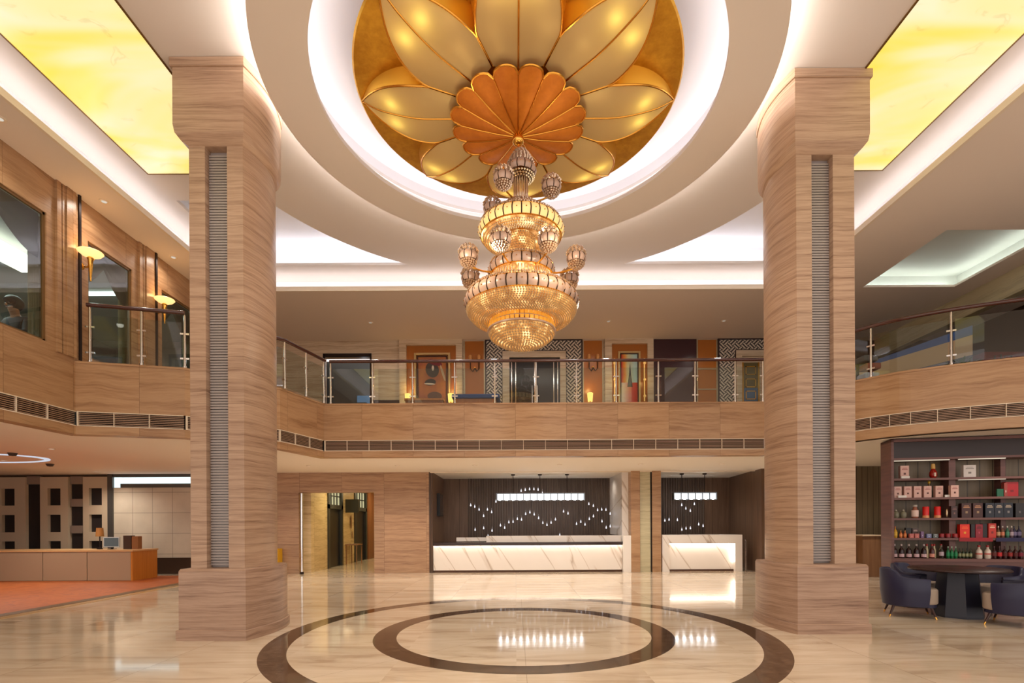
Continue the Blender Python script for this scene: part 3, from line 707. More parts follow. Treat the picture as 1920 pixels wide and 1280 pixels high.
# ================================================================== columns
def column(mir, ox, oy, label, W_=0.71, D_=0.93):
    """stone column: flat front with a louvred groove, curved inner side; mir = -1 left, 1 right (curved side looks to the room centre)"""
    t = thing('column', (ox, oy, 0), label, 'column', 'curved travertine columns')
    def plan(e, eb=None):
        eb = e if eb is None else eb
        # local: x grows toward the outer side, 0 = inner front corner of the shaft; y = depth
        ei = e*0.62
        arc = []
        n = 20
        for i in range(n+1):
            a = i/n; y = -e + (D_+e+eb)*a
            arc.append((-ei - ((e-ei)*a if eb > 0 else 0) - 0.11*math.sin(PI*min(1, max(0, a))) ** 0.9, y))
        return [(W_+e, -e)] + [(W_+e, D_+eb)] + arc[::-1]
    def P(e, eb=None): return [(ox + mir*p[0], oy + p[1]) for p in plan(e, eb)]
    def loft(secs, eb=None):
        b = MB(); rows = []
        for e, z in secs: rows.append([b.bm.verts.new((p[0], p[1], z)) for p in P(e, eb)])
        n = len(rows[0])
        for A, B in zip(rows, rows[1:]):
            for i in range(n): b.bm.faces.new([A[i], A[(i+1)%n], B[(i+1)%n], B[i]])
        b.bm.faces.new(rows[0]); b.bm.faces.new(rows[-1]); return b
    # shaft with a groove cut in the front: built as pieces of one mesh
    z0, z1 = 0.90, 6.56
    pl = P(0)
    g0, g1, gd = 0.21, 0.50, 0.16
    ring = [(ox+mir*W_, oy), (ox+mir*W_, oy+D_)] + pl[2:] + [(ox+mir*g0, oy), (ox+mir*g0, oy+gd), (ox+mir*g1, oy+gd), (ox+mir*g1, oy)]
    b = MB(); b.prism(ring, z0, z1); b.build('shaft', M['col'], t, smooth=25)
    b = loft([(0.125, 0.0), (0.125, 0.13), (0.115, 0.14), (0.10, 0.14)]); b.build('plinth_foot', M['colbase'], t, smooth=25)
    b = loft([(0.10, 0.13), (0.10, 0.90), (0.085, 0.93), (0.03, 0.935), (-0.02, 0.935)]); b.build('plinth', M['colbase'], t, smooth=25)
    b = loft([(0.0, 6.50), (0.07, 6.54), (0.115, 6.60), (0.13, 6.70), (0.13, 7.43)], 0.0); b.build('capital', M['col'], t, smooth=25)
    b = loft([(0.155, 7.43), (0.155, 7.545)], 0.0); b.build('capital_slab', M['col'], t, smooth=25)
    b = MB(); k = 150
    for i in range(k):
        z = 0.96 + (6.45-0.96)*(i+.5)/k
        xa, xb = sorted((ox+mir*(g0+0.003), ox+mir*(g1-0.003)))
        b.box(xa, xb, oy+0.085, oy+0.12, z-0.013, z+0.012)
    xa, xb = sorted((ox+mir*(g0+0.003), ox+mir*(g1-0.003)))
    b.box(xa, xb, oy+0.12, oy+0.155, 0.94, 6.5)
    b.build('louvre', M['louvre'], t)
    return t
M['louvre'] = plain('grey louvre', srgb(158, 148, 143), 0.4, 0.1)
column(-1, -3.58, 6.76, 'tall travertine column with a grey louvred groove, beside the orange carpet')
column(1, 3.84, 6.97, 'tall travertine column with a grey louvred groove, beside the navy armchairs', 0.79)

# ================================================================== railings
def railing(pts, posts, label, z0=4.285):
    pts = [tuple(p[:2]) for p in pts]
    t = thing('balcony_railing', (*pts[len(pts)//2], z0), label, 'railing', 'glass balcony railings')
    b = MB(); b.tube([(p[0], p[1], 5.28) for p in pts], 0.036, 10); b.build('handrail', M['handrail'], t, smooth=True)
    # cumulative length helper
    L = [0.0]
    for p, q in zip(pts, pts[1:]): L.append(L[-1] + math.hypot(q[0]-p[0], q[1]-p[1]))
    def at(s):
        for i in range(len(pts)-1):
            if s <= L[i+1] or i == len(pts)-2:
                u = (s-L[i])/(L[i+1]-L[i]); p, q = pts[i], pts[i+1]
                return Vector((p[0]+(q[0]-p[0])*u, p[1]+(q[1]-p[1])*u)), math.atan2(q[1]-p[1], q[0]-p[0])
    S = [s*L[-1] for s in posts]
    for s in S:
        c, a = at(s)
        b = MB(); b.tube([(c.x, c.y, z0), (c.x, c.y, z0+.04)], 0.035, 12); b.tube([(c.x, c.y, z0+.03), (c.x, c.y, 5.0), (c.x, c.y, 5.24)], 0.024, 10, r1=0.018)
        po = b.build('post', M['chrome'], t, smooth=True)
        b = MB(); R = Matrix.Translation((c.x, c.y, 0)) @ Matrix.Rotation(a, 4, 'Z')
        for z in (z0+.18, z0+.62):
            b = MB(); b.box(-.07, .07, -.012, .012, z-.014, z+.014, R); b.build('glass_clamp', M['chrome'], po)
    for s0, s1 in zip(S, S[1:]):
        n = max(1, int((s1-s0)/0.35)) if len(pts) > 3 else 1
        q = [at(s0+.05+(s1-s0-.10)*i/n)[0] for i in range(n+1)]
        b = MB(); b.ribbon([(p.x, p.y) for p in q], z0+.03, z0+.82, 0.012, 0.006); b.build('glass_panel', M['glass'], t)
    return t
bp = [(x-(-4.41))/(5.8+4.41) for x in (-4.39, -3.41, -2.47, -1.48, -.54, .43, 1.38, 2.31, 3.3, 4.16, 5.1, 5.75)]
railing([(-7.32, 8.76), (-6.6, 8.93), (-5.88, 9.12)], [0.03, 0.55, 1.0], 'short glass railing with dark wood handrail, starting at the window wall beside the gilt sconces')
railing([(-5.80, 9.15), (-4.72, 10.48), (-4.38, 11.80)], [0.02, 0.3, 0.56, 0.78, 0.985], 'angled glass railing behind the column beside the orange carpet')
railing([(-4.30, 11.88), (5.8, 11.88)], bp, 'long straight glass railing with dark wood handrail over the reception')
rp = [(p.x, p.y) for p in offset(RIGHTP, 0.07)]
railing(rp, [0.0, 0.13, 0.262, 0.405, 0.56, 0.74, 0.95], 'curved glass railing with dark wood handrail over the bottle shelves')

# ================================================================== ceiling flower
def petal_outline(n=14):
    """half outline of a petal pointing along +x: (r, halfwidth), z of edge and spine"""
    out = []
    r0, rj, r1 = 0.78, 1.19, 2.165
    tj = math.tan(math.radians(22.5))
    for i in range(n+1):
        r = r0 + (r1-r0)*i/n
        if r <= rj: w_ = r*tj*0.995
        else:
            u = (r-rj)/(r1-rj); w_ = rj*tj*(1-u**2.8)
        out.append((r, max(w_, 0.002), ))
    return out
def pz(r):
    u = max(0, (r-1.25)/(2.165-1.25)); return 7.17 + 0.215*u**1.7
fl = thing('ceiling_flower', (CX, CY, 6.8), 'giant gilded lotus flower ceiling light inside the round lit recess', 'ceiling flower')
b = MB(); b.lathe([(0, 7.40), (2.18, 7.40), (2.20, 7.42), (2.18, 7.46), (0, 7.46)], CX, CY, 128); b.build('gold_disc', M['goldleaf'], fl)
b = MB(); b.tube([(CX+.6, CY, 7.46), (CX+.6, CY, 7.78)], .05); b.tube([(CX-.6, CY, 7.46), (CX-.6, CY, 7.78)], .05); b.build('hanger', M['goldrib'], fl)
M['petalwall'] = plain('gold petal side', srgb(226, 168, 50), 0.3, 0.7)
for k in range(8):
    a = k*PI/4
    R = Matrix.Translation((CX, CY, 0)) @ Matrix.Rotation(a, 4, 'Z')
    ol = petal_outline(18)
    b = MB(); rows = []
    for r, w_ in ol:
        row = []
        for j in range(-4, 5):
            v = j/4; z = pz(r) - 0.035*(1-abs(v))**1.0*min(1, w_/0.25) - 0.02*math.sin(PI*abs(v))*min(1, w_/.25)
            row.append(b.bm.verts.new(R @ Vector((r, v*w_, z))))
        rows.append(row)
    for A, B in zip(rows, rows[1:]):
        for j in range(8): b.bm.faces.new([A[j], A[j+1], B[j+1], B[j]])
    pt = b.build('petal', M['petal'], fl, smooth=60)
    # ribs: spine and outline
    b = MB()
    b.tube([R @ Vector((r, 0, pz(r)-0.035*min(1, w_/.25)-.006)) for r, w_ in ol], 0.011, 6)
    for s_ in (-1, 1): b.tube([R @ Vector((r, s_*w_, pz(r)-.004)) for r, w_ in ol], 0.013, 6)
    b.build('petal_rib', M['goldrib'], pt, smooth=True)
    b = MB()
    for s_ in (-1, 1):
        q = [(r, w_) for r, w_ in ol if r > 1.14]
        V = [(b.bm.verts.new(R @ Vector((r, s_*w_, pz(r)))), b.bm.verts.new(R @ Vector((r, s_*(w_+0.05*min(1, w_/.2)), 7.40)))) for r, w_ in q]
        for A, B in zip(V, V[1:]): b.bm.faces.new([A[0], B[0], B[1], A[1]])
    b.build('petal_side', M['petalwall'], pt, smooth=60)
    for rr, pw in ((1.70, 2.9),):
        for s_ in (-1, 1):
            p = R @ Vector((rr, s_*0.16, 7.30)); light('POINT', p, pw*0.5, (1.0, 0.84, 0.40), radius=0.05)
# scalloped parasol
b = MB(); N = 16; rim = []
sc_ = []
def scal(ang, r):  # returns z
    return 6.88 + 0.20*(r/0.93)**1.35
rows = []
nA = 16*8; 
for i, f in enumerate((0.08, 0.25, 0.45, 0.65, 0.85, 1.0)):
    row = []
    for k in range(nA):
        a = 2*PI*k/nA; lobe = 0.93*(0.865 + 0.135*math.sqrt(abs(math.sin(a*N/2)))) if f == 1.0 or f == .85 else 0.93*0.90
        r = f*lobe; row.append(b.bm.verts.new((CX+r*math.cos(a), CY+r*math.sin(a), scal(a, r) - 0.02*abs(math.sin(a*N/2))*f)))
    rows.append(row)
for A, B in zip(rows, rows[1:]):
    for k in range(nA): b.bm.faces.new([A[k], A[(k+1)%nA], B[(k+1)%nA], B[k]])
b.bm.faces.new(rows[0])
pr = b.build('parasol', M['copper'], fl, smooth=60)
b = MB()
for i in range(N):
    a = 2*PI*i/N
    b.tube([(CX+r*math.cos(a), CY+r*math.sin(a), scal(a, r)-.008) for r in (0.06, 0.3, 0.55, 0.80)], 0.009, 6)
    pts = []
    for k in range(9):
        aa = 2*PI*(i+k/8)/N; r = 0.93*(0.865+0.135*math.sqrt(abs(math.sin(aa*N/2))))
        pts.append((CX+r*math.cos(aa), CY+r*math.sin(aa), scal(aa, r)-0.02*abs(math.sin(aa*N/2))))
    b.tube(pts, 0.014, 6)
b.build('parasol_rib', M['goldrib'], pr, smooth=True)
b = MB(); b.lathe([(0, 7.1), (.03, 7.1), (.03, 6.93), (.10, 6.93), (.105, 6.90), (.06, 6.89), (.075, 6.86), (.085, 6.83), (.075, 6.79), (.045, 6.765), (0, 6.76)], CX, CY, 32); b.build('boss', M['brass'], fl, smooth=50)

# ================================================================== chandelier
AX, AY = 0.095, 7.12
M['crystal'] = NT('smoky faceted crystal').set(color=srgb(214, 186, 158), rough=0.08, metal=0.55, spec=1.0).m
M['goldcrystal'] = NT('warm faceted crystal').set(color=srgb(246, 224, 180), rough=0.1, metal=0.75, spec=1.0).m
M['frost'] = plain('mauve frosted glass', srgb(180, 150, 132), 0.3, 0.0, spec=0.7)
M['frostlit'] = NT('lit frosted glass').set(color=srgb(240, 210, 150), rough=0.35, emit=(1.0, 0.68, 0.24), es=0.45).m
def glow():
    t = NT('lamp glow bowl'); n = t.noise(t.pos, 9.0, 2, 0.5)
    e = t.ramp(n, [(0.40, (0.20, 0.10, 0.03)), (0.54, (0.75, 0.45, 0.14)), (0.66, (2.2, 1.6, 0.8))])
    return t.set(color=srgb(190, 130, 70), rough=0.4, emit=e, es=1.0).m
M['glow'] = glow()
M['amber'] = NT('amber prisms').set(color=srgb(236, 160, 50), rough=0.15, emit=(1.0, 0.5, 0.06), es=0.35).m
M['rib'] = plain('dark gilt separators', srgb(70, 50, 36), 0.3, 0.7)
ch = thing('chandelier', (AX, AY, 3.94), 'huge tiered crystal chandelier with gold bands and small globes, hanging from the lotus', 'chandelier')
def panels(r, z, h, n, bulge, parent, mat, cx=AX, cy=AY, name='glass_band', seg=4, a0=0.0, single=False):
    """band of barrel shaped frosted panels with a brass stud each; returns the band object and the separators' mesh"""
    sepb = MB(); o = None
    b = MB(); 
    for i in range(n):
        a = a0 + 2*PI*i/n; da = 2*PI/n*0.86
        G = []
        for u in range(seg+1):
            aa = a + da*(u/seg-0.5)
            row = []
            for v in range(5):
                t_ = v/4; rr = r + bulge*math.sin(PI*t_) + 0.25*bulge*math.cos((u/seg-0.5)*PI)
                row.append(b.bm.verts.new((cx+rr*math.cos(aa), cy+rr*math.sin(aa), z - h/2 + h*t_)))
            G.append(row)
        for u in range(seg):
            for v in range(4): b.bm.faces.new([G[u][v], G[u+1][v], G[u+1][v+1], G[u][v+1]])
        rr = r + bulge*1.25
        if single:
            nf = len(b.bm.faces); c_ = Vector((cx+rr*math.cos(a), cy+rr*math.sin(a), z)); b.octa(c_, h*.075)
            b.bm.faces.ensure_lookup_table()
            for f in b.bm.faces[nf:]: f.material_index = 1
            b.build(name, [mat, M['brass']], parent, smooth=60); b = MB()
        aa = a + PI/n
        sepb.tube([(cx+(r+bulge*math.sin(PI*t_)*0.8)*math.cos(aa), cy+(r+bulge*math.sin(PI*t_)*0.8)*math.sin(aa), z-h/2+h*t_) for t_ in (0, .25, .5, .75, 1)], max(0.006, 2*PI*r/n*0.085), 5)
    if not single: o = b.build(name, mat, parent, smooth=60)
    else: b.bm.free()
    return o, sepb
def beads(rows_, rad, cx=AX, cy=AY, b=None, kind='octa', jit=0.0):
    """rows_: list of (radius, z) ; bead size rad"""
    b = b or MB()
    for j, (r, z) in enumerate(rows_):
        n = max(1, int(2*PI*r/(rad*2.15)))
        for i in range(n):
            a = 2*PI*(i + 0.5*(j % 2))/n + random.uniform(-jit, jit)
            b.octa((cx+r*math.cos(a), cy+r*math.sin(a), z), rad, rad*1.15)
    return b
def prof(pts, n):
    """n points evenly along a polyline (r,z)"""
    L = [0]
    for p, q in zip(pts, pts[1:]): L.append(L[-1]+math.hypot(q[0]-p[0], q[1]-p[1]))
    out = []
    for k in range(n):
        s = L[-1]*(k+.5)/n
        for i in range(len(pts)-1):
            if s <= L[i+1]:
                u = (s-L[i])/(L[i+1]-L[i]); out.append((pts[i][0]+(pts[i+1][0]-pts[i][0])*u, pts[i][1]+(pts[i+1][1]-pts[i][1])*u)); break
    return out
def bandset(r, z, h, n, bulge, mat, rim=True):
    _, s = panels(r, z, h, n, bulge, ch, mat, single=True, name='glass_panel')
    o = s.build('separator_ring', M['rib'], ch, smooth=True, kind='stuff')
    b = MB()
    b.lathe([(r-.05, z-h/2), (r, z-h/2-.006), (r+.012, z-h/2), (r, z-h/2+.01)], AX, AY, 64)
    b.lathe([(r-.05, z+h/2), (r, z+h/2-.01), (r+.012, z+h/2), (r, z+h/2+.008)], AX, AY, 64)
    b.build('rim', M['brass'], o, smooth=60)
    b = beads([(r+0.0, z+h/2+.02), (r-.03, z+h/2+.045)], 0.017, jit=0.02); b.build('crystal_trim', M['crystal'], o, kind='stuff')
    return o
# stem
b = MB(); b.tube([(CX, CY, 6.78), (AX, AY, 6.62)], 0.022, 10); b.tube([(AX, AY, 6.62), (AX, AY, 4.3)], 0.05, 12); b.build('stem', M['brass'], ch, smooth=True)
# crown
b = beads(prof([(0.04, 6.70), (0.09, 6.66), (0.15, 6.56), (0.19, 6.47)], 8), 0.020, jit=.05)
b.build('crown_beads', M['crystal'], ch, kind='stuff')
b = MB(); b.lathe([(0, 6.68), (.07, 6.65), (.14, 6.54), (.18, 6.46), (.19, 6.40)], AX, AY, 24); b.build('crown_dome', M['frost'], ch, smooth=True)
_, s = panels(0.185, 6.40, 0.11, 12, 0.03, ch, M['frost'], single=True, name='glass_panel'); s.build('separator_ring', M['rib'], ch, smooth=True, kind='stuff')
b = beads(prof([(0.19, 6.33), (0.16, 6.29), (0.11, 6.27)], 3), 0.018); b.build('crown_fringe', M['goldcrystal'], ch, kind='stuff')
# neck rods
b = MB()
for i in range(18):
    a = 2*PI*i/18; b.tube([(AX+.095*math.cos(a), AY+.095*math.sin(a), 6.28), (AX+.095*math.cos(a), AY+.095*math.sin(a), 5.92)], 0.009, 6)
b.build('neck_rods', M['crystal'], ch, kind='stuff')
b = MB(); b.lathe([(.06, 6.26), (.075, 6.1), (.06, 5.9)], AX, AY, 24); b.build('neck_core', M['goldcrystal'], ch, smooth=True)
# small collar
_, s = panels(0.20, 5.86, 0.08, 12, 0.02, ch, M['frost'], single=True, name='glass_panel'); s.build('separator_ring', M['rib'], ch, smooth=True, kind='stuff')
b = beads(prof([(0.12, 5.93), (0.2, 5.92), (0.24, 5.9), (.27, 5.84)], 5), 0.018, jit=.05); b.build('collar_beads', M['crystal'], ch, kind='stuff')
# tier 1
T1 = bandset(0.555, 5.555, 0.15, 30, 0.035, M['frostlit'])
b = MB(); b.lathe([(0.24, 5.78), (.40, 5.70), (.54, 5.64)], AX, AY, 48); b.build('tier_lid', M['crystal'], ch, smooth=True)
b = beads(prof([(.25, 5.80), (.40, 5.72), (.54, 5.665)], 9), 0.017, jit=.03); b.build('tier_beads', M['crystal'], ch, kind='stuff')
b = MB(); b.lathe([(.545, 5.48), (.50, 5.44), (.42, 5.43), (.36, 5.45), (.30, 5.50), (.22, 5.52)], AX, AY, 48); b.build('tier_underside', M['glow'], ch, smooth=True)
b = beads(prof([(.54, 5.45), (.46, 5.41), (.38, 5.41), (.31, 5.45)], 7), 0.015); b.build('tier_fringe', M['goldcrystal'], ch, kind='stuff')
# drum of bead strings between tier 1 and tier 2
b = MB(); b.lathe([(.165, 5.50), (.165, 5.10)], AX, AY, 32); b.build('drum_core', M['glow'], ch, smooth=True)
b = beads([(0.19, 5.10+0.033*i) for i in range(12)], 0.015); b.build('drum_beads', M['goldcrystal'], ch, kind='stuff')
b = beads([(.25, 5.12), (.30, 5.10), (.35, 5.09), (.40, 5.08)], 0.018, jit=.04); b.build('tier_beads', M['crystal'], ch, kind='stuff')
# tier 2
bandset(0.435, 4.995, 0.13, 22, 0.03, M['frost'])
b = MB(); b.lathe([(.43, 4.93), (.36, 4.88), (.34, 4.72)], AX, AY, 48); b.build('tier_underside', M['glow'], ch, smooth=True)
b = MB()
for i in range(64):
    a = 2*PI*i/64; b.tube([(AX+.42*math.cos(a), AY+.42*math.sin(a), 4.91), (AX+.46*math.cos(a), AY+.46*math.sin(a), 4.76)], 0.008, 5)
b.build('prism_skirt', M['goldcrystal'], ch, kind='stuff')
b = beads(prof([(.46, 4.76), (.58, 4.70), (.72, 4.64)], 5), 0.018, jit=.03); b.build('tier_beads', M['crystal'], ch, kind='stuff')
b = MB(); b.lathe([(.36, 4.76), (.55, 4.69), (.74, 4.62)], AX, AY, 48); b.build('tier_lid', M['goldcrystal'], ch, smooth=True)
# tier 3 and the great bowl
bandset(0.755, 4.545, 0.155, 36, 0.035, M['frost'])
big = [(.76, 4.46), (.745, 4.41), (.69, 4.35), (.60, 4.31), (.50, 4.30), (.44, 4.305)]
b = MB(); b.lathe([(r-.02, z+.02) for r, z in big], AX, AY, 64); b.build('bowl_glow', M['glow'], ch, smooth=True)
b = beads(prof(big, 15), 0.0165); b.build('bowl_beads', M['goldcrystal'], ch, kind='stuff')
for (r, z) in ((.425, 4.275), (.455, 4.205)):
    b = MB(); n = 44
    for i in range(n):
        a = 2*PI*i/n; R = Matrix.Translation((AX, AY, 0)) @ Matrix.Rotation(a, 4, 'Z')
        b.box(r-.012, r+.012, -.024, .024, z-.022, z+.024, R)
    b.build('amber_band', M['amber'], ch, kind='stuff')
    b = MB(); b.lathe([(r-.03, z-.022), (r+.02, z-.028), (r+.024, z-.05), (r, z-.052)], AX, AY, 64); b.build('rim', M['frost'], ch, smooth=60)
low = [(.455, 4.145), (.44, 4.10), (.385, 4.05), (.30, 4.00), (.20, 3.965), (.08, 3.95), (0.01, 3.945)]
b = MB(); b.lathe([(max(r-.02, 0), z+.02) for r, z in low], AX, AY, 64); b.build('bowl_glow', M['glow'], ch, smooth=True)
b = beads(prof(low, 13), 0.0175); b.build('bowl_beads', M['goldcrystal'], ch, kind='stuff')
for a in (0.6, 2.2, 3.9, 5.2):
    light('POINT', (AX+1.25*math.cos(a), AY+1.25*math.sin(a), 4.75), 34, (1.0, 0.80, 0.56), radius=0.12)  # fill lights added in mid-air round the chandelier, no lamps of its own
# globes on arms
def globe(c, parent, arm_from):
    R_ = 0.125
    arm = MB()
    m_ = (Vector(arm_from) + Vector(c))/2 + Vector((0, 0, -.12))
    P_ = [Vector(arm_from)*(1-u)**2 + m_*2*u*(1-u) + Vector((c[0], c[1], c[2]-.1))*u*u for u in [i/8 for i in range(9)]]
    arm.tube(P_, 0.012, 6); a_ = arm.build('globe_arm', M['brass'], parent, smooth=True)
    o, s = panels(R_*0.86, c[2], 0.10, 8, 0.022, a_, M['frost'], c[0], c[1], 'globe_panels', 3, random.uniform(0, 1))
    bb = beads(prof([(R_*.88, c[2]-.055), (R_*.75, c[2]-.09), (R_*.42, c[2]-.125), (R_*.1, c[2]-.14)], 5), 0.016, c[0], c[1], jit=.05)
    bb.build('globe_beads', M['crystal'], a_, kind='stuff')
    bb = beads(prof([(R_*1.05, c[2]+.055), (R_*.9, c[2]+.10), (R_*.6, c[2]+.14), (R_*.15, c[2]+.155)], 4), 0.023, c[0], c[1], jit=.12)
    bb.build('globe_crown', M['crystal'], a_, kind='stuff')
    s.build('globe_separator', M['rib'], a_, smooth=True, kind='stuff')
    b = MB(); b.ico((c[0], c[1], c[2]-.01), R_*.8, 2); b.build('globe_core', M['globecore'], a_, smooth=True)
M['globecore'] = plain('smoky globe core', srgb(150, 112, 84), 0.2, 0.4)
for a in (60, 150, 240, 330):
    a = math.radians(a); globe((AX+.47*math.cos(a), AY+.47*math.sin(a), 6.02), ch, (AX+.1*math.cos(a), AY+.1*math.sin(a), 5.95))
for a in (250, 295, 205, 340, 160, 25, 70, 115):
    a = math.radians(a); globe((AX+.78*math.cos(a), AY+.78*math.sin(a), 5.04), ch, (AX+.42*math.cos(a), AY+.42*math.sin(a), 4.92))
# ================================================================== reception desks
t = thing('reception_desk', (0.3, YW, 0), 'long white marble reception counter with a glowing front under a dark top', 'reception counter')
M['marblewarm'] = M['marble']
b = MB(); b.box(-2.55, 3.28, YW+.06, YW+.16, 0.07, 0.84); b.build('front_panel', M['marble'], t)
b = MB(); b.box(-2.55, 3.28, YW+.10, YW+.7, 0.0, 0.07); b.build('kick', plain('bronze kick', srgb(90, 62, 44), 0.4, 0.4), t)
b = MB(); b.box(-2.55, 3.285, YW-.02, YW+.75, 0.865, 0.93); b.build('countertop', plain('dark brown stone top', srgb(50, 34, 28), 0.2), t)
b = MB(); b.box(-0.92, 3.285, YW+.22, YW+.5, 0.93, 1.12); b.build('upstand', M['marble'], t)
b = MB(); b.box(-1.88, -0.92, YW+.45, YW+.6, 0.95, 1.07); b.build('low_upstand', M['marble'], t)
b = MB(); b.box(-2.53, 3.27, YW+.0, YW+.03, 0.845, 0.862); b.build('strip_light', M['stripw'], t)
b = MB(); b.box(-2.55, 3.285, YW-.02, YW-.005, 0.83, 0.866); b.build('light_lip', plain('dark lip', srgb(50, 34, 28), 0.3), t)
b = MB(); b.box(3.29, 3.535, YW-.05, YW+.6, 0, 1.12); b.box(3.33, 3.535, YW+.3, 18.12, 1.12, ZS); b.build('trim_marble_jamb', M['marble'], kind='structure')
t = thing('reception_desk', (5.75, YW, 0), 'short white marble desk with a glowing framed front right of the stone pier', 'reception counter')
b = MB(); b.box(4.50, 4.72, YW-.02, YW+.7, 0, 1.13); b.box(6.74, 6.96, YW-.02, YW+.7, 0, 1.13); b.box(4.72, 6.74, YW-.02, YW+.7, 0.86, 1.13); b.build('frame', M['marble'], t)
b = MB(); b.box(4.72, 6.74, YW+.13, YW+.2, 0.06, 0.86); b.build('front_panel', M['marble'], t)
b = MB(); b.box(4.72, 6.74, YW+.1, YW+.14, 0.0, 0.06); b.build('kick', plain('bronze kick', srgb(80, 50, 34), 0.4), t)
b = MB(); b.box(4.74, 6.72, YW+.02, YW+.05, 0.84, 0.857); b.box(6.71, 6.735, YW+.03, YW+.05, 0.3, 0.84); b.build('strip_light', M['stripw'], t)
# pendant bar lamps
def barlamp(x0, x1, rods, label, n):
    y = 16.6; t = thing('pendant_lamp', ((x0+x1)/2, y, 2.24), label, 'pendant lamp', 'glass bar lamps over the reception')
    b = MB(); b.box(x0+.03, x1-.03, y-.06, y+.06, 2.27, 2.46); b.build('diffuser', M['led'], t)
    b = MB()
    for i in range(n+1):
        x = x0 + (x1-x0)*i/n; b.box(x-.010, x+.010, y-.10, y+.10, 2.24, 2.49)
    b.box(x0, x1, y-.105, y-.095, 2.24, 2.255); b.box(x0, x1, y-.105, y-.095, 2.475, 2.49); b.box(x0, x1, y-.1, y+.1, 2.475, 2.485)
    b.build('frame', plain('grey lamp frame', srgb(130, 134, 138), 0.3, 0.6), t)
    b = MB()
    for i in range(n):
        x = x0 + (x1-x0)*(i+.5)/n
        for yy in (y-.06, y+.06): b.lathe([(0, 2.262), (.035, 2.262), (.035, 2.25), (0, 2.25)], x, yy, 12)
    b.build('spot', M['ledspot'], t, kind='stuff')
    for x in rods:
        b = MB(); b.tube([(x, y, 2.47), (x, y, ZS)], 0.012, 6); b.lathe([(0, ZS-.05), (.06, ZS-.04), (.07, ZS), (0, ZS)], x, y, 16); b.build('rod', M['darkmetal'], t)
barlamp(-0.62, 2.23, (-0.08, 0.79, 1.67), 'long glass bar lamp hanging over the long marble counter', 13)
barlamp(5.11, 6.49, (5.39, 6.13), 'short glass bar lamp hanging over the short marble desk', 6)
# glass drops before the fluted wall
def mkdrop():
    t = thing('glass_drop', (0, 17.6, 2.0), 'x', 'hanging light drop', 'glass drops before the fluted wall')
    b = MB(); b.lathe([(0, .06), (.006, .03), (.018, -.01), (.024, -.035), (.016, -.056), (0, -.062)], 0, 17.6, 10, M=Matrix.Translation((0, 0, 2.0)))
    b.build('drop', emis('drop glow', (0.95, 0.93, 1.0), 1.6), t, smooth=True)
    b = MB(); b.tube([(0, 17.6, 2.05), (0, 17.6, 2.12)], 0.003, 4); b.build('wire', M['chrome'], t)
    return reg(t)
d0 = mkdrop()
ORD = ['first', 'second', 'third', 'fourth', 'fifth', 'sixth', 'seventh', 'eighth', 'ninth', 'tenth', 'eleventh', 'twelfth', 'thirteenth', 'fourteenth', 'fifteenth', 'sixteenth', 'seventeenth', 'eighteenth', 'nineteenth', 'twentieth', 'twenty-first', 'twenty-second', 'twenty-third', 'twenty-fourth', 'twenty-fifth', 'twenty-sixth', 'twenty-seventh', 'twenty-eighth', 'twenty-ninth', 'thirtieth', 'thirty-first', 'thirty-second', 'thirty-third', 'thirty-fourth', 'thirty-fifth']
dp = [(540,440),(584,455),(631,487),(680,557),(722,487),(768,515),(815,400),(587,707),(680,690),(727,777),(771,717),(863,660),(909,685),(955,625),(1001,620),(1048,590),(1093,597),(1139,535),(1185,517),(1232,540),(1280,580),(1326,633),(1371,655),(1416,630),(1464,595),(1510,765),(1553,508),(1601,530),(1693,643),(1740,620),(1786,650),(1833,590),(1829,427),(1091,283),(1136,272),(1183,265),(1230,265),(1276,270),(1323,310)]
dq = [(74,447),(120,493),(165,487),(211,490),(257,533),(348,555),(74,560),(167,615),(213,683),(257,670),(304,645),(348,610),(853,607),(899,597),(990,600),(1038,437),(1083,475),(1131,500),(1176,427),(1038,705),(1084,693),(1131,690),(1222,648),(1270,665)]
allp = [(790+a/5.82, 870+c/5.82) for a, c in dp] + [(1100+a/5.818, 870+c/5.818) for a, c in dq]
for i, (px, py) in enumerate(allp):
    X_ = (px-967)*17.6/960; Z_ = 1.5 - (py-981.5+.005*(px-967))*17.6/960
    o = d0 if i == 0 else copy_tree(d0)
    o.location = (X_, 17.6, Z_)
    side = [q for q in allp if (q[0] < 1200) == (px < 1200)]
    row = sorted([q for q in side if (q[1] < 960) == (py < 960)]); k = row.index((px, py))
    o['label'] = 'glowing glass drop behind the %s, %s %s drop from the %s' % ('long counter' if px < 1200 else 'short desk', ORD[k], 'higher' if py < 960 else 'lower', 'television side' if px < 1200 else 'stone pier')
    o['group'] = 'glass drops behind the %s' % ('long counter' if px < 1200 else 'short desk')
t = thing('wall_television', (-2.5, 17.0, 1.76), 'black flat screen on the dark side wall of the reception recess', 'television')
b = MB(); b.box(-2.555, -2.47, 16.6, 17.4, 1.76, 2.5); b.build('housing', M['black'], t)
b = MB(); b.box(-2.47, -2.462, 16.63, 17.37, 1.8, 2.47); b.build('screen', plain('black screen', srgb(10, 10, 12), 0.1), t)
b = MB(); b.box(7.05, 7.09, YW, YW+.04, 0, 0.95); b.tube([(7.07, YW+.02, .95), (7.07, YW+.02, .97)], .03); b.box(6.98, 7.16, YW-.1, YW+.15, 0, .015)
b.build('barrier_post', M['chrome'], label='slim metal barrier post right of the short marble desk', cat='barrier post')
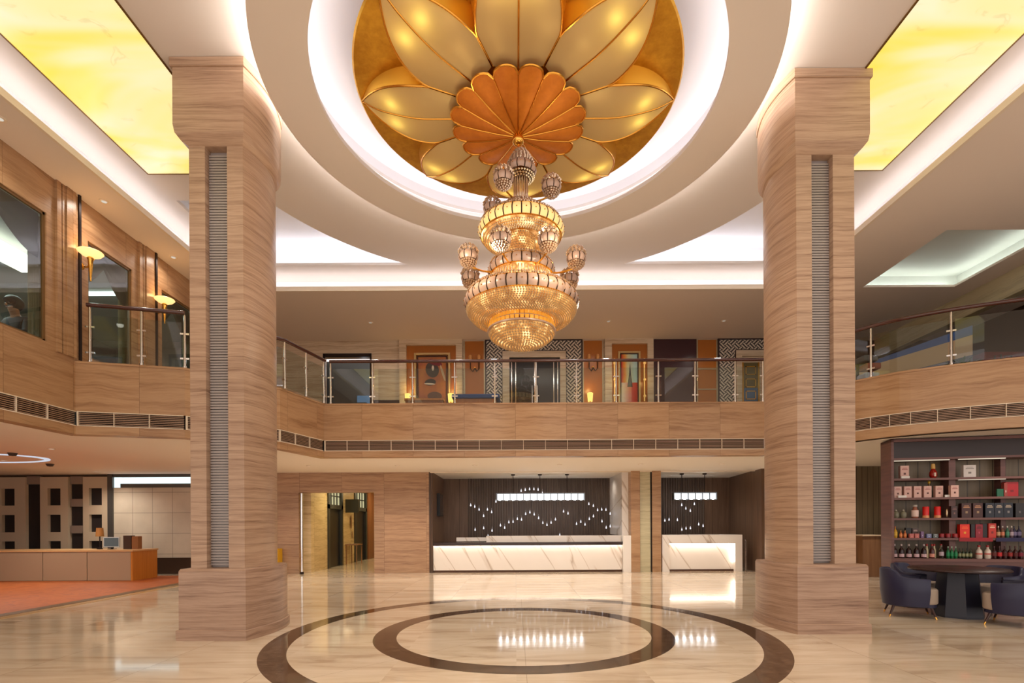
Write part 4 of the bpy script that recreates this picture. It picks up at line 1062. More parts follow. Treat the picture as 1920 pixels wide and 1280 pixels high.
# steel sliding-door edge post at the corridor opening
t = thing('steel_post', (-6.5, 15.6, 0), 'slim polished steel post at the edge of the lit corridor opening', 'post')
b = MB(); b.tube([(-6.52, 15.6, 0.05), (-6.52, 15.6, 2.46)], 0.045, 12); b.build('tube', M['chrome'], t, smooth=True)
b = MB(); b.tube([(-6.52, 15.6, 0), (-6.52, 15.6, .07)], 0.055, 12); b.build('foot', M['darkmetal'], t)
b = MB(); b.box(-7.36, -7.16, 15.4, 15.72, 0, 0.78); b.bevel(.02)
o = b.build('bin', plain('yellow bin', srgb(214, 160, 10), 0.35), label='yellow bin against the stone wall just behind the curved column', cat='bin')
# corridor furniture (reflections of the lift lobby in the photograph)
t = thing('side_table', (-6.15, 19.6, 0), 'small dark wooden side table between the two black doors of the corridor', 'side table')
b = MB(); b.box(-6.40, -5.95, 19.2, 19.9, .72, .76); b.build('top', M['woodmid'], t)
for (x, y) in ((-6.38, 19.22), (-6.0, 19.22), (-6.38, 19.85), (-6.0, 19.85)):
    b = MB(); b.box(x, x+.03, y, y+.03, 0, .72); b.build('leg', M['woodmid'], t)
t = thing('hanging_sign', (-6.0, 19.4, 2.0), 'dark square box sign mounted high between the two black doors of the corridor', 'sign')
b = MB(); b.box(-6.42, -5.92, 19.3, 19.4, 1.95, 2.45); b.build('panel', plain('olive black panel', srgb(44, 40, 22), 0.4), t)
t = thing('wall_art', (-6.4, 19.9, 1.2), 'slim brown vertical carving between the two black doors of the corridor', 'wall carving')
b = MB(); b.ico((-6.39, 19.9, 1.6), .2, 2, (.1, .35, 1.4)); b.ico((-6.39, 20.0, 1.1), .12, 2, (.1, .35, 1.3)); b.build('carving', M['woodmid'], t, smooth=True)

# ================================================================== left room counter
t = thing('service_counter', (-12, 13.9, 0), 'long low counter with taupe panels and a wooden top and end on the orange carpet', 'counter')
M['taupe'] = plain('taupe leather panel', srgb(176, 150, 122), 0.5)
for x0, x1 in ((-15.2, -14.02), (-14.0, -12.82), (-12.80, -11.62), (-11.60, -10.43)):
    b = MB(); b.box(x0, x1, 13.86, 13.90, 0.02, 0.80); b.build('front_panel', M['taupe'], t)
b = MB(); b.box(-15.2, -10.42, 13.88, 14.8, 0.012, 0.80); b.build('body', plain('counter shadow gap', srgb(60, 42, 28), 0.6), t)
b = MB(); b.box(-10.425, -10.38, 13.86, 14.82, 0.012, 0.80); b.build('end_panel', wood('orange wood end', srgb(196, 120, 40), srgb(214, 140, 56)), t)
b = MB(); b.box(-15.2, -10.36, 13.84, 14.84, 0.80, 0.84); b.build('countertop', plain('maple top', srgb(214, 170, 116), 0.3), t)
# things on it
t = thing('computer_monitor', (-11.3, 14.4, .84), 'small grey monitor with white rim on the long low counter', 'monitor')
b = MB(); b.box(-11.6, -11.15, 14.40, 14.43, .90, 1.18); b.build('housing', plain('white plastic', srgb(210, 216, 218), 0.4), t)
b = MB(); b.box(-11.575, -11.175, 14.392, 14.40, .92, 1.16); b.build('screen', plain('blue grey screen', srgb(104, 122, 134), 0.2), t)
b = MB(); b.box(-11.45, -11.3, 14.35, 14.5, .84, .85); b.box(-11.4, -11.35, 14.41, 14.44, .84, .92); b.build('stand', M['darkmetal'], t)
b = MB(); b.box(-11.08, -10.86, 14.45, 14.6, .84, 1.22); b.build('document_box', plain('dark brown box', srgb(66, 44, 30), 0.5), label='dark brown box beside the small monitor on the long low counter', cat='box')
b = MB(); b.box(-10.84, -10.66, 14.45, 14.6, .84, 1.2); b.build('document_box', plain('brown box', srgb(150, 96, 52), 0.5), label='lighter brown box at the end of the long low counter', cat='box')
t = thing('table_lamp', (-11.85, 14.5, .84), 'small lamp with an amber shade on the long low counter', 'lamp')
b = MB(); b.lathe([(0, .84), (.07, .84), (.07, .86), (.015, .87), (.015, 1.22), (0, 1.22)], -11.78, 14.5, 16); b.build('base', M['darkmetal'], t)
b = MB(); b.lathe([(.10, 1.2), (.08, 1.44), (0, 1.44)], -11.78, 14.5, 24); b.build('lamp_shade', plain('amber shade', srgb(196, 140, 76), 0.6), t)

# ================================================================== bottle shelf (right)
SX, SY = 7.23, 9.85; SDX, SDY = 0.977, -0.212
SR = Matrix.Translation((SX, SY, 0)) @ Matrix.Rotation(math.atan2(SDY, SDX), 4, 'Z')   # local x along the front, local y into the shelf
shf = thing('display_shelf', (SX, SY, 0), 'tall red brown display shelf full of bottles and boxes behind the navy armchairs', 'display shelf')
W = 3.3; DEP = 0.42
b = MB(); b.box(0, .045, 0, DEP, 0, 3.08, SR); b.box(W-.045, W, 0, DEP, 0, 3.08, SR); b.box(0, W, 0, DEP, 3.03, 3.08, SR); b.build('side_frame', M['shelfwood'], shf)
b = MB(); b.box(.045, W-.045, .06, DEP, 2.72, 3.03, SR); b.build('header', plain('dark header', srgb(44, 28, 26), 0.4), shf)
SH = [(2.68, 2.72), (2.29, 2.33), (1.92, 1.96), (1.53, 1.57), (1.15, 1.19), (0.74, 0.80)]
for z0, z1 in SH:
    b = MB(); b.box(.045, W-.045, 0, DEP, z0, z1, SR); b.build('shelf_board', M['shelfwood'], shf)
for xa, xb, ya in ((1.025, 1.135, .13), (1.92, 2.0, .225)):
    b = MB(); b.box(xa, xb, ya, DEP, .80, 2.72, SR); b.build('divider', M['shelfwood'], shf)
b = MB(); b.box(.045, W-.045, DEP-.02, DEP, .8, 2.72, SR); b.build('back_panel', M['olivewood'], shf)
b = MB(); b.box(.02, W-.02, .03, DEP, 0, .74, SR); b.build('base_cabinet', M['shelfwood'], shf)
b = MB(); b.box(.06, 1.0, .05, .08, 2.665, 2.68, SR); b.box(1.15, 1.9, .05, .08, 2.665, 2.68, SR); b.box(1.15, 1.9, .05, .08, 2.28, 2.29, SR)
b.build('shelf_light', emis('shelf strip', (1.0, 0.85, 0.65), 0.9), shf)
def s_of(px):
    r = (px-967)/960.0; return (SY*r-SX)/(SDX - SDY*r)
def put(x, y, z): return SR @ Vector((x, y, z))
def item(name, px, z, build, label, cat, group, y=.12):
    s = s_of(px); p = put(s, y, z+.002)
    t = thing(name, p, label, cat, group)
    build(t, p); t.rotation_euler = (0, 0, math.atan2(SDY, SDX)); return t
_mc = {}
def cm(c, rough=0.3, **k):
    key = (c, rough, tuple(k.items()))
    if key not in _mc: _mc[key] = plain('packaging %d' % len(_mc), srgb(*c), rough, **k)
    return _mc[key]
def bottle(r, h, body, cap, lab, labz=(.2, .5), neck=.3, labr=None):
    def f(t, p):
        b = MB(); x, y, z = p
        b.lathe([(0, z), (r*.9, z), (r, z+.01), (r, z+h*.52), (r*.85, z+h*.62), (r*neck, z+h*.74), (r*neck*.9, z+h*.93), (0, z+h*.93)], x, y, 14); b.build('glass_body', cm(body, .12), t, smooth=50)
        b = MB(); b.lathe([(r*neck*1.2, z+h*.86), (r*neck*1.2, z+h), (0, z+h)], x, y, 10); b.build('cap', cm(cap, .3), t)
        if lab: b = MB(); b.lathe([(r*1.02, z+h*labz[0]), (r*1.03, z+h*labz[0]), (r*1.03, z+h*labz[1]), (r*1.02, z+h*labz[1])], x, y, 14); b.build('paper_label', cm(lab, .6), t)
    return f
def boxed(w_, h, d, body, mark=None, mark2=None):
    def f(t, p):
        b = MB(); x, y, z = p; b.box(x-w_/2, x+w_/2, y-d/2, y+d/2, z, z+h); b.build('carton', cm(body, .4), t)
        if mark: b = MB(); b.box(x-w_*.12, x+w_*.12, y-d/2-.003, y-d/2, z+h*.3, z+h*.45); b.build('emblem', cm(mark, .4), t)
        if mark2: b = MB(); b.box(x-w_*.33, x+w_*.33, y-d/2-.003, y-d/2, z+h*.68, z+h*.76); b.box(x-w_*.25, x+w_*.25, y-d/2-.003, y-d/2, z+h*.80, z+h*.84); b.build('print_lines', cm(mark2, .4), t)
    return f
def can(r, h, body, ring=None):
    def f(t, p):
        x, y, z = p; b = MB(); b.lathe([(0, z), (r, z), (r, z+h*.96), (r*.9, z+h), (0, z+h)], x, y, 16); b.build('canister', cm(body, .3), t, smooth=50)
        if ring: b = MB(); b.lathe([(r*1.02, z), (r*1.04, z), (r*1.04, z+h*.22), (r*1.02, z+h*.22)], x, y, 16); b.build('foot_band', cm(ring, .3), t)
    return f
def jar(r, h, body=(120, 116, 96)):
    def f(t, p):
        x, y, z = p; b = MB(); b.lathe([(0, z), (r*.7, z), (r, z+h*.3), (r*.9, z+h*.6), (r*.45, z+h*.75), (r*.5, z+h*.8), (0, z+h*.8)], x, y, 14); b.build('glass_body', cm(body, .1), t, smooth=60)
        b = MB(); b.ico((x, y, z+h*.88), r*.35, 1); b.build('stopper', cm((190, 180, 160), .2), t)
    return f
PINK = (214, 172, 160)
z1, z2, z3, z4, z5, z6 = 2.33, 1.96, 1.57, 1.19, 0.80, 2.72
def card(px, z, tgt):
    t = item('price_card', px, z, lambda t, p: MB().box(p[0]-.07, p[0]+.07, p[1]-.01, p[1]+.01, p[2], p[2]+.045).build('card', cm((226, 222, 216), .6), t), 'small white card propped in front of ' + tgt, 'card', 'white cards on the shelves', y=.04)
item('gift_box', 1702, z1, boxed(.145, .25, .08, PINK, (90, 40, 34), (176, 110, 104)), 'pink gift box alone on the top shelf at its dark frame end', 'gift box', 'pink gift boxes', .14)
card(1700, z1, 'the lone pink box on the top shelf')
def redb(t, p):
    x, y, z = p; b = MB(); b.lathe([(0, z), (.04, z), (.065, z+.05), (.06, z+.11), (.035, z+.16), (.03, z+.18), (0, z+.18)], x, y, 16); b.build('glass_body', cm((150, 20, 10), .15), t, smooth=60)
    b = MB(); b.lathe([(.03, z+.17), (.035, z+.2), (.028, z+.27), (0, z+.28)], x, y, 12); b.build('gold_cap', cm((206, 160, 80), .3), t)
    b = MB(); b.box(x-.015, x+.015, y-.07, y-.062, z+.03, z+.1); b.build('paper_label', cm((230, 200, 180), .5), t)
item('liqueur_bottle', 1757, z1, redb, 'round red bottle with a gold stopper on the top shelf', 'bottle', None, .12)
item('gift_box', 1824, z1, boxed(.2, .23, .08, (206, 196, 190), (120, 110, 104), (150, 140, 134)), 'square pale grey gift box with printed lines on the top shelf past the divider', 'gift box', None, .12)
for i, px in enumerate((1688.5, 1707.5, 1726, 1745, 1767, 1790)):
    item('gift_box', px, z2, boxed(.125, .22, .08, PINK, (96, 50, 40), (180, 120, 112)),
         ['pink gift box at the frame end of the second shelf, behind a white card', 'second pink gift box of the second shelf row', 'third pink gift box of the second shelf row, before the gap with the gold cap', 'fourth pink gift box of the second shelf row, just before the yellow capped bottle', 'pink gift box standing just past the yellow cap on the second shelf', 'last pink gift box of the row, in front of the divider with a white card'][i], 'gift box', 'pink gift boxes', .13 if i < 5 else .03)
card(1694, z2, 'the first pink box of the second shelf'); card(1782, z2, 'the last pink box of the second shelf')
item('liqueur_bottle', 1756.5, z2, bottle(.03, .32, (120, 90, 30), (236, 190, 40), None, neck=.6), 'slim bottle with a bright yellow cap between two pink boxes', 'bottle', None, .25)
item('gift_box', 1890.5, z2, boxed(.05, .25, .08, (150, 60, 50), (220, 200, 190)), 'narrow red and white gift box on the second shelf beside the wide red one', 'gift box', None, .1)
item('gift_box', 1906, z2, boxed(.2, .27, .1, (170, 16, 26), (120, 0, 10)), 'wide bright red gift box on the second shelf', 'gift box', None, .16)
item('shelf_tag', 1879, z2, boxed(.10, .14, .03, (10, 90, 60)), 'small green panel standing left of the red gift box on the second shelf', 'panel', None, .06)
for i, px in enumerate((1685, 1699)): item('glass_decanter', px, z3, jar(.055, .17), ['clear glass decanter at the frame end of the third shelf', 'clear glass decanter next to the first one on the third shelf'][i], 'decanter', 'clear decanters', .1)
item('whisky_tube', 1721, z3, lambda t, p: (bottle(.055, .25, (150, 90, 70), (180, 170, 160), (226, 200, 190), (.1, .6), .6)(t, p)), 'clear bottle with pale copper label on the third shelf', 'bottle', None, .1)
for i, px in enumerate((1741.5, 1763.5)): item('gift_canister', px, z3, can(.052, .215, (214, 26, 22), (220, 150, 96)), ['red round canister nearer the clear bottle on the third shelf', 'red round canister nearer the divider on the third shelf'][i], 'canister', 'red canisters', .1)
item('gift_box', 1789, z3, boxed(.10, .22, .08, (60, 34, 34), (130, 90, 84), (120, 80, 76)), 'dark brown patterned box in front of the divider on the third shelf', 'gift box', None, .03)
item('gilt_dish', 1778.5, z3, lambda t, p: MB().ico((p[0], p[1], p[2]+.09), .08, 2, (.22, .2, 1)).build('dish', cm((220, 196, 160), .2, metal=.6), t, smooth=True), 'small upright gilt dish seen edge on beside the divider', 'dish', None, .05)
for i, px in enumerate((1815.5, 1837)): item('whisky_box', px, z3, boxed(.155, .27, .1, (62, 26, 20), (150, 120, 90), (170, 120, 84)), ['dark red brown box with gilt print next to the divider on the third shelf', 'dark red brown box with gilt print between its twin and the navy boxes'][i], 'gift box', 'dark red boxes', .1)
for i, px in enumerate((1859.5, 1877, 1894.5)): item('whisky_box', px, z3, boxed(.14, .27, .1, (18, 22, 36), (120, 116, 116), (170, 150, 130)), ['navy box with pale print beside the dark red boxes', 'navy box with pale print between two others like it', 'navy box with pale print at the second divider'][i], 'gift box', 'navy boxes', .1)
item('whisky_box', 1916, z3, boxed(.13, .26, .1, (26, 20, 22), (90, 84, 84)), 'black box past the second divider at the picture edge', 'gift box', None, .1)
item('liqueur_bottle', 1682.5, z4, bottle(.033, .22, (200, 150, 40), (190, 110, 40), (224, 180, 60)), 'yellow bottle at the frame end of the fourth shelf', 'bottle', None, .08)
for i, px in enumerate((1693, 1701)): item('miniature_bottle', px, z4, bottle(.025, .14, (200, 110, 60), (220, 160, 100), (224, 140, 80)), ['orange miniature bottle beside the yellow bottle', 'orange miniature bottle beside the small dark box'][i], 'bottle', 'orange miniatures', .08)
item('small_carton', 1711.5, z4, boxed(.09, .19, .06, (30, 26, 24)), 'small black carton behind pink packets on the fourth shelf', 'carton', None, .18)
item('small_carton', 1724.5, z4, boxed(.10, .18, .06, (90, 70, 66), None, (200, 170, 160)), 'small brown carton with a pale top behind pink packets', 'carton', None, .18)
for i, px in enumerate((1711, 1721)): item('packet', px, z4, boxed(.07, .08, .05, (190, 104, 96), (220, 160, 150)), ['small pink packet before the black carton', 'small pink packet before the brown carton'][i], 'packet', 'pink packets', .05)
item('packet', 1732, z4, boxed(.05, .12, .05, (120, 90, 130), (200, 190, 210)), 'mauve packet between the pink packets and the blue boxes', 'packet', None, .07)
for i, px in enumerate((1744.5, 1757)): item('packet', px, z4, boxed(.08, .075, .05, [(110, 116, 160), (90, 100, 100)][i], (230, 230, 235), (220, 220, 225)), ['small blue and white box on the fourth shelf', 'small grey and white box on the fourth shelf'][i], 'box', None, .07)
for i, px in enumerate((1770, 1782, 1793)): item('tin', px, z4, can(.042, .08, (150, 24, 28), (90, 10, 14)), ['flat red tin nearest the white box', 'flat red tin in the middle of three', 'flat red tin before the divider'][i], 'tin', 'red tins', .04 if px > 1785 else .08)
item('gift_box', 1812.5, z4, boxed(.155, .255, .09, (226, 40, 14), (230, 150, 40), (240, 90, 40)), 'vivid red and orange gift box next to the divider on the fourth shelf', 'gift box', None, .1)
item('gift_box', 1828, z4, boxed(.06, .255, .09, (26, 8, 10)), 'narrow black gift box between two red ones', 'gift box', None, .1)
item('gift_box', 1839.5, z4, boxed(.115, .255, .09, (140, 14, 36), (180, 60, 80), (90, 10, 20)), 'crimson gift box right of the narrow black box', 'gift box', None, .1)
item('gift_box', 1852, z4, boxed(.07, .265, .09, (20, 8, 8)), 'narrow black gift box right of the crimson one', 'gift box', None, .12)
item('gift_box', 1864.5, z4, boxed(.12, .27, .09, (190, 46, 30), (120, 14, 14), (230, 190, 160)), 'red patterned gift box left of the slim bottles', 'gift box', None, .1)
for i, px in enumerate((1876, 1884, 1893, 1901)): item('spirit_bottle', px, z4, bottle(.028, .22, [(90, 60, 40), (110, 70, 50), (40, 90, 70), (90, 70, 80)][i], (190, 180, 170), [(190, 150, 110), (200, 120, 90), (70, 130, 100), (170, 150, 160)][i]), ['slim brown bottle next to the red patterned box', 'slim copper bottle among the fourth shelf bottles', 'slim green bottle before the second divider', 'slim mauve bottle on the second divider'][i], 'bottle', 'slim bottles on the fourth shelf', .06)
for i, px in enumerate((1909, 1918)): item('spirit_bottle', px, z4, bottle(.035, .22, (40, 36, 60), (60, 56, 60), (110, 100, 130)), ['dark violet bottle just past the second divider', 'dark violet bottle at the picture edge'][i], 'bottle', 'dark violet bottles', .1)
item('shelf_banner', 1829, 1.14, lambda t, p: MB().box(p[0]-.27, p[0]+.27, p[1]-.005, p[1]+.0, p[2]-.015, p[2]+.055).build('strip', cm((150, 10, 26), .5), t), 'red cloth strip along the fourth shelf edge', 'strip', None, -.006)
item('shelf_banner', 1905, 1.14, lambda t, p: MB().box(p[0]-.32, p[0]+.32, p[1]-.005, p[1]+.0, p[2]-.015, p[2]+.055).build('strip', cm((24, 18, 66), .5), t), 'navy cloth strip along the fourth shelf edge', 'strip', None, -.006)
# bottom row
for i, px in enumerate((1682, 1695, 1709, 1723.5, 1737.5)):
    item('wine_bottle', px, z5, bottle(.043, .27, (40, 10, 14), (200, 180, 175), (210, 176, 180), (.08, .30), .3), ['dark wine bottle with a pink oval label, at the frame end of the bottom row', 'dark wine bottle with a pink oval label, second of the bottom row', 'dark wine bottle with a pink oval label, third of the bottom row', 'dark wine bottle with a pink oval label, fourth of the bottom row', 'dark wine bottle with a pink oval label, fifth of the bottom row'][i], 'bottle', 'dark wine bottles', .1)
item('wine_bottle', 1753, z5, bottle(.04, .27, (70, 14, 14), (180, 60, 50), (220, 150, 130), (.08, .32), .3), 'dark wine bottle with a coral label between two cream ones', 'bottle', None, .1)
for i, px in enumerate((1746, 1760, 1773)): item('wine_bottle', px, z5, bottle(.03, .27, (214, 200, 160), (170, 30, 26), None, neck=.5), ['cream bottle with red cap before the coral label one', 'cream bottle with red cap after the coral label one', 'cream bottle with red cap before the green bottles'][i], 'bottle', 'cream bottles', .15)
item('beer_bottle', 1768.5, z5, bottle(.036, .25, (50, 44, 40), (120, 110, 100), (190, 170, 180)), 'dark bottle with grey label among the cream bottles', 'bottle', None, .06)
for i, px in enumerate((1779, 1786, 1793.5)): item('beer_bottle', px, z5, bottle(.027, .23, (10, 92, 50), (150, 170, 150), (30, 130, 80)), ['green bottle first of three', 'green bottle in the middle of three', 'green bottle last of three, at the divider'][i], 'bottle', 'green bottles', .03)
for i, px in enumerate((1805, 1812, 1819, 1826)): item('miniature_bottle', px, z5, bottle(.025, .19, (34, 50, 32), (30, 24, 20), (150, 150, 110)), ['small dark green bottle next to the divider', 'small dark green bottle, second after the divider', 'small dark green bottle, third after the divider', 'small dark green bottle nearest the white jars'][i], 'bottle', 'small dark green bottles', .1)
for i, px in enumerate((1842, 1858.5)): item('spirit_bottle', px, z5, bottle(.05, .25, (214, 200, 186), (170, 40, 36), (200, 110, 100), (.3, .42), .4), ['fat white bottle with red cap nearer the small green bottles', 'fat white bottle with red cap nearer the red bottles'][i], 'bottle', 'fat white bottles', .1)
for i, px in enumerate((1868, 1878, 1888, 1898, 1908, 1918)): item('wine_bottle', px, z5, bottle(.036, .24, (46, 12, 12), (70, 20, 16) , [(90, 30, 26), (190, 40, 44), (80, 26, 22), (140, 34, 30), (84, 20, 18), (120, 30, 50)][i]), ['dark red bottle next to the fat white bottle', 'red labelled bottle, second after the fat white bottle', 'dark red bottle, third after the fat white bottle', 'bright red labelled bottle before the second divider', 'dark red bottle past the second divider', 'crimson labelled bottle at the picture edge'][i], 'bottle', 'red bottles', .06)
# ================================================================== armchairs and table
M['navy'] = plain('navy leather', srgb(36, 36, 66), 0.42)
M['navyin'] = plain('navy velvet', srgb(30, 32, 70), 0.6)
M['cushion'] = plain('taupe fabric', srgb(176, 158, 142), 0.8)
M['legwood'] = plain('dark walnut leg', srgb(60, 32, 26), 0.35)
def armchair():
    t = thing('armchair', (0, 0, 0), 'x', 'armchair', 'navy armchairs round the table')
    def hh(a):  # rim height by angle (pi = back)
        d = abs(a-PI); s = 1/(1+math.exp((d-1.0)/0.07)); return 0.635 + 0.125*s - 0.02*max(0, (d-1.1))
    b = MB(); n = 48; a0, a1 = PI-2.05, PI+2.05; rows = []
    for i in range(n+1):
        a = a0 + (a1-a0)*i/n; h = hh(a); c, s = math.cos(a), math.sin(a)
        f = lambda r, z: b.bm.verts.new((0.02+r*1.06*c, r*0.96*s, z))
        rows.append([f(.30, .165), f(.355, .185), f(.385, .40), f(.39, h-.02), f(.375, h), f(.345, h), f(.33, h-.02), f(.32, .30), f(.29, .18)])
    for A, B in zip(rows, rows[1:]):
        for k in range(9): b.bm.faces.new([A[k], A[(k+1)%9], B[(k+1)%9], B[k]])
    b.bm.faces.new(rows[0]); b.bm.faces.new(rows[-1]); b.build('shell', M['navy'], t, smooth=50)
    b = MB(); pts = [(.34*math.cos(a)*1.02+.04 if math.cos(a) < 0 else .30*math.copysign(abs(math.cos(a))**.6, math.cos(a))+.05, .30*math.copysign(abs(math.sin(a))**.8, math.sin(a))) for a in [2*PI*i/36 for i in range(36)]]
    b.prism(pts, .215, .455); b.bevel(.03, 3); b.build('seat_cushion', M['cushion'], t, smooth=50)
    b = MB(); b.prism([(x*.95, y*.95) for x, y in pts], .17, .24); b.build('seat_base', M['navy'], t)
    for (x, y) in ((.24, .24), (.24, -.24), (-.25, .22), (-.25, -.22)):
        b = MB(); b.tube([(x*.95, y*.95, .18), (x*1.16, y*1.16, .035)], .022, 8, r1=.012); lg = b.build('leg', M['legwood'], t, smooth=True)
        b = MB(); b.tube([(x*1.15, y*1.15, .04), (x*1.20, y*1.20, 0.0)], .013, 8, r1=.009); b.build('brass_tip', M['brass'], lg, smooth=True)
    return reg(t)
ac = armchair()
for i, (x, y, dx, dy, lab) in enumerate(((6.30, 8.20, .88, -.47, 'navy tub armchair with taupe cushion nearest the travertine column, facing the table'), (7.05, 8.98, .6, -.8, 'navy tub armchair between the table and the bottle shelf, partly hidden by the first chair'), (7.22, 7.40, -.6, .8, 'navy tub armchair cut by the picture edge, closest to the camera'), (7.86, 8.45, -1, -.15, 'navy tub armchair behind the closest one, beside the shelf'))):
    o = ac if i == 0 else copy_tree(ac)
    o.location = (x, y, 0); o.rotation_euler = (0, 0, math.atan2(dy, dx)); o['label'] = lab
t = thing('lounge_table', (6.98, 8.12, 0), 'round dark table on a tapered navy pedestal between the navy armchairs', 'table')
b = MB(); b.lathe([(.0, .72), (.60, .72), (.64, .735), (.64, .75), (.62, .765), (0, .765)], 7.02, 8.14, 48); b.build('tabletop', wood('dark red brown table', srgb(44, 24, 22), srgb(58, 34, 30)), t, smooth=40)
b = MB(); b.lathe([(0, 0), (.34, 0), (.34, .03), (.26, .72), (0, .72)], 7.02, 8.14, 8, PI/8, 2*PI+PI/8); b.build('pedestal', plain('navy pedestal', srgb(26, 27, 44), 0.4), t)
# side desk with point-of-sale screen
t = thing('cashier_desk', (10.0, 14.2, 0), 'black cashier desk with a cream top end in the dark corner by the right column', 'desk')
b = MB(); b.box(9.95, 10.9, 13.9, 14.5, 0, 1.10); b.build('body', M['black'], t)
b = MB(); b.box(9.45, 9.95, 13.95, 14.5, 0, 1.12); b.build('wooden_end', M['woodmid'], t)
b = MB(); b.box(9.40, 9.98, 13.88, 14.52, 1.12, 1.15); b.build('cream_top', plain('cream top', srgb(230, 206, 176), 0.3), t)
t = thing('point_of_sale_screen', (10.5, 14.2, 1.1), 'tilted black touch screen on the black cashier desk', 'screen')
b = MB(); R = Matrix.Translation((10.55, 14.15, 1.28)) @ Matrix.Rotation(-.35, 4, 'Y'); b.box(-.02, .02, -.2, .2, -.155, .22, R); b.build('panel', M['black'], t)
b = MB(); b.box(10.45, 10.7, 14.05, 14.25, 1.102, 1.12); b.box(10.5, 10.58, 14.12, 14.18, 1.102, 1.18); b.build('stand', M['black'], t)
t = thing('telephone', (10.15, 14.1, 1.1), 'small white object standing beside the touch screen on the black cashier desk', 'desk item')
b = MB(); b.box(10.12, 10.3, 14.02, 14.18, 1.102, 1.13); b.lathe([(0, 1.13), (.03, 1.13), (.025, 1.26), (0, 1.27)], 10.18, 14.1, 12); b.build('body', plain('white ceramic', srgb(220, 214, 204), 0.3), t)

# ================================================================== sconces on the window wall
M['alabaster'] = NT('lit alabaster').set(color=srgb(250, 220, 160), rough=0.4, emit=(1.0, 0.62, 0.24), es=1.6).m
def sconce(y, lab):
    t = thing('wall_sconce', (-7.37, y, 5.95), lab, 'wall sconce', 'gilt sconces on the window wall')
    x = -7.37
    b = MB(); b.lathe([(0, 0), (.055, 0), (.05, .015), (.03, .025), (0, .03)], 0, 0, 20, M=Matrix.Translation((x, y, 5.92)) @ Matrix.Rotation(PI/2, 4, 'Y')); b.build('back_plate', M['brass'], t, smooth=50)
    b = MB(); b.tube([(x+.02, y, 5.92), (x+.08, y, 5.90), (x+.15, y, 5.93)], .014, 8); b.ico((x+.15, y, 5.93), .035, 2); b.build('arm', M['brass'], t, smooth=True)
    b = MB(); b.lathe([(0, 5.66), (.015, 5.665), (.012, 5.69), (.018, 5.75), (.03, 5.9), (.04, 6.02), (.055, 6.05), (.03, 6.08), (0, 6.08)], x+.15, y, 20); b.build('horn', M['brass'], t, smooth=50)
    b = MB(); b.lathe([(.02, 6.07), (.08, 6.08), (.15, 6.115), (.185, 6.155), (.175, 6.165), (.08, 6.12), (.02, 6.10)], x+.15, y, 32); b.build('bowl_shade', M['alabaster'], t, smooth=60)
    light('POINT', (x+.15, y, 6.22), 5, (1.0, 0.62, 0.28), radius=.06)
sconce(8.72, 'gilt wall sconce with a lit alabaster bowl between the largest window and the middle window')
sconce(10.56, 'gilt wall sconce with a lit alabaster bowl farther along, between the middle and last windows')
for y in (8.67, 10.52):
    b = MB(); b.box(-7.37, -7.345, y-.022, y+.022, 4.30, ZL-.005); b.build('trim_dark_strip', M['darkmetal'], kind='structure')
# sconces and glow lamps upstairs
def branch(x, lab, z=6.25):
    t = thing('wall_sconce', (x, YB-.1, z), lab, 'wall sconce', 'two branched sconces upstairs')
    b = MB(); b.lathe([(0, 0), (.04, 0), (.03, .03), (0, .03)], 0, 0, 12, M=Matrix.Translation((x, YB-.03, z)) @ Matrix.Rotation(PI/2, 4, 'X')); b.build('back_plate', M['brass'], t)
    for s_ in (-1, 1):
        b = MB(); b.tube([(x, YB-.05, z), (x+s_*.06, YB-.1, z-.12), (x+s_*.13, YB-.12, z-.05), (x+s_*.13, YB-.12, z+.22)], .016, 6); a_ = b.build('arm', M['darkmetal'], t, smooth=True)
        b = MB(); b.lathe([(0, z+.2), (.05, z+.24), (.06, z+.32), (.04, z+.37), (0, z+.37)], x+s_*.13, YB-.12, 12); b.build('shade', plain('amber glass shade', srgb(200, 140, 80), 0.3), a_, smooth=True)
branch(2.38, 'two branched dark sconce on the orange panel right of the woven screen'); branch(-1.22, 'two branched dark sconce on the orange panel left of the woven screen')
M['lampglow'] = emis('warm lamp glow', (1.0, 0.66, 0.16), 2.2)
for x, y, lab in ((-1.93, 15.35, 'small glowing yellow lamp at the right foot of the dark figure painting'), (2.25, 15.35, 'small glowing yellow lamp at the foot of the orange panel right of the woven screen'), (-3.22, 15.35, 'small glowing yellow lamp left of the dark figure painting')):
    t = thing('floor_lamp', (x, y, ZU), lab, 'lamp', 'small glowing lamps upstairs')
    b = MB(); b.lathe([(0, ZU), (.09, ZU), (.02, ZU+.03), (.02, 5.18), (0, 5.18)], x, y, 12); b.build('base', M['brass'], t)
    b = MB(); b.lathe([(.07, 5.15), (.09, 5.4), (.05, 5.42), (0, 5.42)], x, y, 16); b.build('lamp_shade', M['lampglow'], t, smooth=50)
    light('POINT', (x, y-.02, 5.6), 5, (1.0, .62, .2), radius=.06)
M['barglow'] = NT('gilt bar').set(color=srgb(220, 170, 90), metal=.6, rough=.3, emit=(1.0, .62, .2), es=.5).m
for x in (3.02, 3.93):
    b = MB()
    for z in (5.35, 5.85, 6.35): b.ico((x, YB-.14, z), .045, 2)
    b.tube([(x, YB-.10, 5.2), (x, YB-.10, 6.5)], .02, 8)
    b.build('light_bar', [M['barglow']], label='upright bar with three glowing bulbs %s the red and teal painting' % ('left of' if x < 3.5 else 'right of'), cat='wall light', group='glowing bars by the red and teal painting')
    light('POINT', (x, YB-.3, 5.8), 1.5, (1.0, .66, .25), radius=.05)
